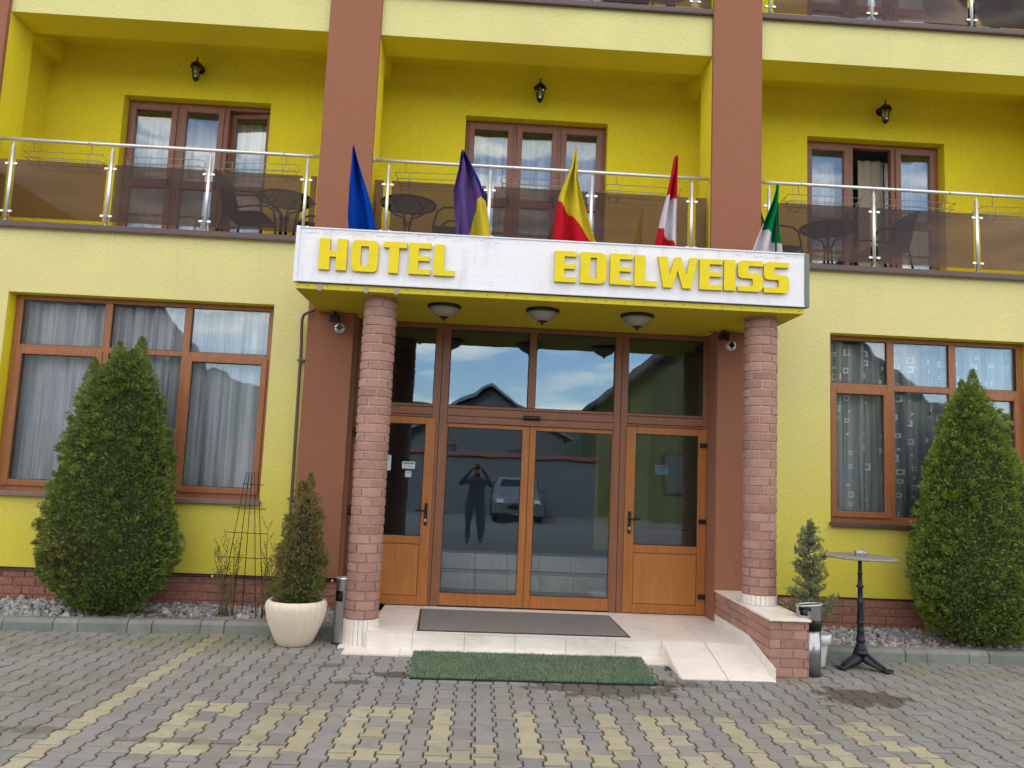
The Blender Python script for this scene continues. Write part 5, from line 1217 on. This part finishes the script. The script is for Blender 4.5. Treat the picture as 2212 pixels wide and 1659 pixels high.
ch = chair_proto('textile'); chs = [(-2.88, .45, FZ, R(-4), 'black chair facing right behind the brown glass of the left balcony'), (-2.14, .75, FZ, R(190), 'black chair mostly hidden behind the left brown pillar'), (-.42, .62, FZ, R(176), 'black chair behind the violet and yellow flag on the middle balcony'), (3.55, .62, FZ, R(8), 'black chair at the left end of the right balcony'),
    (5.88, .42, LED2, R(-2), 'black chair on the top right balcony left of the table'), (1.62, .50, LED2, R(4), 'black chair on the top middle balcony')]
for k, (x, y, z, a, l) in enumerate(chs):
    o = ch if k == 0 else copy_tree(ch); o.location = (x, y, z); o.rotation_euler[2] = a; tag(o, l, 'chair', 'black chairs on the balconies')
cb = chair_proto('textile_blue'); cb.location = (4.86, .50, FZ); cb.rotation_euler[2] = R(183); tag(cb, 'dark blue chair facing left on the right balcony', 'chair')

# ================================================================ WHAT THE GLASS REFLECTS (behind the camera)
bwl = thing('boundary_wall', (-3, -20.3, 0), 'pale rendered boundary wall with tiled coping across the yard', 'wall')
M['olive_render'] = simple('olive_render', (88, 88, 60), .9); M['render_pale'] = simple('pale_render', (104, 104, 104), .9, bump=.3); M['roof_dark'] = simple('dark_roof_tile', (58, 50, 50), .8, bump=.4, bscale=30); M['roof_grey'] = simple('grey_roof_tile', (128, 128, 132), .7, bump=.4, bscale=30); M['red_tile'] = simple('red_roof_tile', (120, 66, 56), .8, bump=.4, bscale=30)
b = MB(); b.box(-14, 4.6, -20.6, -20.3, -.05, 2.2); b.build('wall_panel', 'render_pale', bwl)
b = MB(); b.prism([[(-20.72, 2.2), (-20.18, 2.2), (-20.45, 2.36)]], lambda u, v, d: (d, u, v), -14, 4.6); b.build('coping', 'red_tile', bwl)
def house(x0, x1, y0, y1, eave, peak, wall, roofm, label, ov=.5, wins=()):
    t = thing('neighbour_house', ((x0+x1)/2, y1, 0), label, 'house'); xm = (x0+x1)/2
    b = MB(); b.box(x0, x1, y0, y1, -.05, eave); b.prism([[(x0, eave), (x1, eave), (xm, peak-.12)]], lambda u, v, d: (u, d, v), y0, y1); b.build('walls', wall, t)
    b = MB()
    sl_ = (peak-eave)/(xm-x0)
    for s in (-1, 1):
        xe = xm+s*(xm-x0+ov); ze = peak-sl_*(xm-x0+ov)
        b.add([(xe, y0-ov, ze), (xe, y1+ov, ze), (xm, y1+ov, peak), (xm, y0-ov, peak), (xe, y0-ov, ze+.15), (xe, y1+ov, ze+.15), (xm, y1+ov, peak+.15), (xm, y0-ov, peak+.15)], [(3, 2, 1, 0), (4, 5, 6, 7), (0, 1, 5, 4), (1, 2, 6, 5), (2, 3, 7, 6), (3, 0, 4, 7)])
    b.build('roof', roofm, t)
    for (a, c_, d, e) in wins:
        b = MB(); b.box(a, c_, y1+.001, y1+.05, d, e); w = b.build('window', 'roof_dark', t); b = MB(); b.box(a+.08, c_-.08, y1+.051, y1+.06, d+.08, e-.08); b.build('pane', 'lobby_dark', w)
    return t
house(-3.6, 4.4, -40, -31, 3.6, 6.0, 'render_pale', 'roof_grey', 'low house with a grey gable roof beyond the boundary wall', wins=((-2.4, -1.2, 1.4, 2.8), (1.6, 2.8, 1.4, 2.8)))
house(5.2, 17.0, -30, -20, 4.9, 9.6, 'olive_render', 'roof_dark', 'yellow house with a tall dark gable roof on the right across the yard', wins=((7, 8.4, 1, 2.6), (13, 14.4, 1, 2.6), (9.8, 11.4, 4.6, 6)))
house(-23, -12.6, -29, -19, 4.6, 11.5, 'render_pale', 'roof_dark', 'pale house with a very steep dark roof on the left across the yard', ov=.3, wins=((-21, -19.4, 1, 2.6), (-16.4, -15, 1, 2.6)))
# distant wooded hill
b = MB(); NN = 90; vs = []; rr = random.Random(2)
for i in range(NN+1):
    a = R(-80+160*i/NN); d = 170; x, y = d*math.sin(a), -8-d*math.cos(a); h = 14+4*math.sin(i*.23)+2.2*math.sin(i*.61+1)+rr.uniform(-.5, .5)
    vs += [(x, y, -1), (x*.98, -8+(y+8)*.98, h*.8), (x*1.15, -8+(y+8)*1.15, h+4)]
M['hill'] = simple('wooded_hill', (58, 74, 60), 1, var=.4, scale=.3)
b.add(vs, [(3*i, 3*i+3, 3*i+4, 3*i+1) for i in range(NN)]+[(3*i+1, 3*i+4, 3*i+5, 3*i+2) for i in range(NN)], 0, True); tag(b.build('hills', 'hill', fixn=False), kind='structure')
# parked car across the yard
def car():
    X0, Y0 = 1.36, -16.2
    t = thing('parked_car', (X0, Y0-1.9, 0), 'silver hatchback parked across the yard facing the hotel', 'car')
    M['car_paint'] = simple('silver_car_paint', (112, 116, 124), .35, .5, var=.03); M['car_glass'] = simple('dark_car_glass', (24, 28, 32), .08); M['tyre'] = simple('tyre_rubber', (28, 28, 28), .9)
    W2 = .86; L = 3.9
    prof = [(0, .28), (.02, .62), (.12, .74), (.9, .88), (1.05, .92), (1.62, 1.36), (1.9, 1.44), (3.0, 1.44), (3.45, 1.32), (3.78, .92), (3.88, .80), (3.9, .30)]
    sec = [(1, 0), (1, 0)]
    b = MB(); cols_ = [(-1, .0), (-.93, .04), (-.75, .0), (.75, .0), (.93, .04), (1, .0)]; vs = []
    for w in (-1, -.96, -.8, 0, .8, .96, 1):
        for i, (u, z) in enumerate(prof):
            tw = W2*(1-.16*max(0, (z-.92)/.52)); lower = .0 if abs(w) < .9 else (.05 if abs(w) < 1 else .11)
            vs.append((X0+w*tw, Y0-u, z-(lower if 0 < i < 11 else 0)))
    n_ = len(prof); fs = [(j*n_+i, j*n_+i+1, (j+1)*n_+i+1, (j+1)*n_+i) for j in range(6) for i in range(n_-1)]
    fs += [tuple(range(n_)), tuple(range(6*n_, 7*n_)), tuple([j*n_ for j in range(7)]+[j*n_+n_-1 for j in range(6, -1, -1)])]
    b.add(vs, fs, 0, False); b.build('body', 'car_paint', t, bevel=.02, seg=2)
    b = MB(); b.add([(X0-.66, Y0-1.12, .955), (X0+.66, Y0-1.12, .955), (X0+.56, Y0-1.60, 1.365), (X0-.56, Y0-1.60, 1.365)], [(0, 1, 2, 3)]); g = b.build('windscreen', 'car_glass', t, fixn=False); m_ = g.modifiers.new('s', 'SOLIDIFY'); m_.thickness = .02; m_.offset = 1
    for s in (-1, 1):
        b = MB(); b.add([(X0+s*.845, Y0-1.35, .93), (X0+s*.845, Y0-3.45, .93), (X0+s*.75, Y0-3.15, 1.33), (X0+s*.75, Y0-1.78, 1.33)], [(0, 1, 2, 3)]); g = b.build('side_window', 'car_glass', t, fixn=False); m_ = g.modifiers.new('s', 'SOLIDIFY'); m_.thickness = .03; m_.offset = 0
        b = MB(); b.box(X0+s*.62-.14, X0+s*.62+.14, Y0-.03, Y0+.025, .62, .74); b.build('headlight', 'white_plastic', t, bevel=.02, seg=2)
        b = MB(); b.box(X0+s*.93-.08, X0+s*.93+.08, Y0-1.35, Y0-1.25, .95, 1.07); b.build('mirror', 'car_paint', t, bevel=.02)
        for u in (.75, 3.1):
            b = MB(); b.lathe([(.20, -.1), (.29, -.1), (.31, -.07), (.31, .07), (.29, .1), (.20, .1)], (0, 0, 0), 28); b.v = [(X0+s*.78+p[2], Y0-u+p[0], .31+p[1]) for p in b.v]; w = b.build('wheel', 'tyre', t)
            b = MB(); b.lathe([(.03, -.09), (.2, -.095), (.2, .095), (.03, .09)], (0, 0, 0), 16); b.v = [(X0+s*.785+p[2], Y0-u+p[0], .31+p[1]) for p in b.v]; b.build('rim', 'steel', w)
    b = MB(); b.box(X0-.34, X0+.34, Y0-.005, Y0+.012, .46, .57); b.build('grille', 'plastic_black', t)
car()
# the photographer, seen only in the door glass
def person():
    t = thing('person', (-.02, -9.05, 0), 'person in dark clothes standing in the yard holding a phone up to take the photo', 'person')
    def skin(name, V, E, mat, sub=2):
        me = bpy.data.meshes.new(name); me.from_pydata([v[:3] for v in V], E, []); me.materials.append(M[mat]); o = bpy.data.objects.new(name, me); col.objects.link(o); o.parent = t; o.location = -WP[t]; WP[o] = Vector((0, 0, 0))
        o.modifiers.new('skin', 'SKIN'); 
        for i, v in enumerate(V):
            sv = me.skin_vertices[0].data[i]; sv.radius = (v[3], v[4] if len(v) > 4 else v[3]); sv.use_root = (i == 0)
        s_ = o.modifiers.new('sub', 'SUBSURF'); s_.levels = sub; s_.render_levels = sub
        for p in me.polygons: p.use_smooth = True
        return o
    M['clothes_dark'] = simple('dark_clothes', (92, 98, 116), .9); M['skin_tone'] = simple('skin', (196, 150, 124), .6, var=.04); M['hair'] = simple('short_dark_hair', (50, 38, 30), .8); M['shoe'] = simple('dark_shoes', (30, 28, 28), .6)
    X, Yp = -.02, -9.05
    V = [(X, Yp, .98, .20, .14), (X, Yp, 1.15, .20, .14), (X, Yp, 1.36, .215, .14), (X, Yp, 1.47, .13, .09), (X, Yp+.01, 1.55, .058, .058), (X, Yp+.03, 1.63, .07, .085), (X, Yp+.03, 1.72, .078, .098), (X, Yp+.02, 1.79, .055, .07)]; E = [(0, 1), (1, 2), (2, 3), (3, 4), (4, 5), (5, 6), (6, 7)]
    for s in (-1, 1):
        k = len(V); V += [(X+s*.20, Yp, 1.44, .075), (X+s*.37, Yp+.10, 1.34, .064), (X+s*.28, Yp+.22, 1.48, .052), (X+s*.13, Yp+.33, 1.66, .030), (X+s*.105, Yp+.37, 1.70, .030)]; E += [(3, k), (k, k+1), (k+1, k+2), (k+2, k+3), (k+3, k+4)]
        k = len(V); V += [(X+s*.11, Yp, .88, .125), (X+s*.14, Yp+.01, .50, .092), (X+s*.15, Yp-.01, .12, .072), (X+s*.155, Yp+.02, .05, .05), (X+s*.16, Yp+.15, .035, .042)]; E += [(0, k), (k, k+1), (k+1, k+2), (k+2, k+3), (k+3, k+4)]
    body = skin('body', V, E, 'clothes_dark')
    b = MB()
    def ell(c, rx, ry, rz, n=16, m_=10):
        b2 = []; 
        pr = [(math.sin(math.pi*i/m_), -math.cos(math.pi*i/m_)) for i in range(m_+1)]
        b.add([(c[0]+rx*p[0]*math.cos(2*math.pi*k/n), c[1]+ry*p[0]*math.sin(2*math.pi*k/n), c[2]+rz*p[1]) for p in pr for k in range(n)], [(i*n+k, i*n+(k+1) % n, (i+1)*n+(k+1) % n, (i+1)*n+k) for i in range(m_) for k in range(n)], 0, True)
    ell((X, Yp+.045, 1.685), .080, .098, .118); ell((X, Yp+.148, 1.675), .014, .018, .022); ell((X-.083, Yp+.04, 1.68), .012, .022, .03); ell((X+.083, Yp+.04, 1.68), .012, .022, .03); b.build('face', 'skin_tone', body)
    b = MB(); ell((X, Yp+.022, 1.735), .090, .105, .092); b.build('hair', 'hair', body)
    b = MB()
    for s in (-1, 1): ell((X+s*.03, Yp+.135, 1.70), .012, .008, .007)
    ell((X, Yp+.137, 1.632), .024, .008, .006); b.build('eyes_and_mouth', 'hair', body)
    for s in (-1, 1):   # hands: palm and five fingers round the phone edge
        k = MB(); px, py, pz_ = X+s*.098, Yp+.385, 1.715
        k.tube([(px+s*.006, py-.03, pz_-.035), (px, py, pz_), (px-s*.004, py+.01, pz_+.035)], [.026, .030, .022], 10)
        for q in range(4): z = pz_-.022+q*.020; l = (.050, .060, .062, .052)[q]; k.tube([(px, py+.012, z), (px-s*.006, py+.034, z+.004), (px-s*l*.55, py+.040, z+.006), (px-s*l*.85, py+.034, z+.006)], [.0095, .009, .008, .007], 8)
        k.tube([(px-s*.005, py-.012, pz_-.02), (px-s*.028, py-.012, pz_-.004), (px-s*.045, py-.004, pz_+.008)], [.011, .010, .008], 8); k.build('hand', 'skin_tone', body)
    b = MB(); b.box(-.02-.078, -.02+.078, -8.668, -8.660, 1.675, 1.752); ph = b.build('phone', 'plastic_black', bevel=.003); tag(ph, 'black phone held sideways by the person in the yard', 'phone')
person()
print('objects', len(bpy.data.objects))
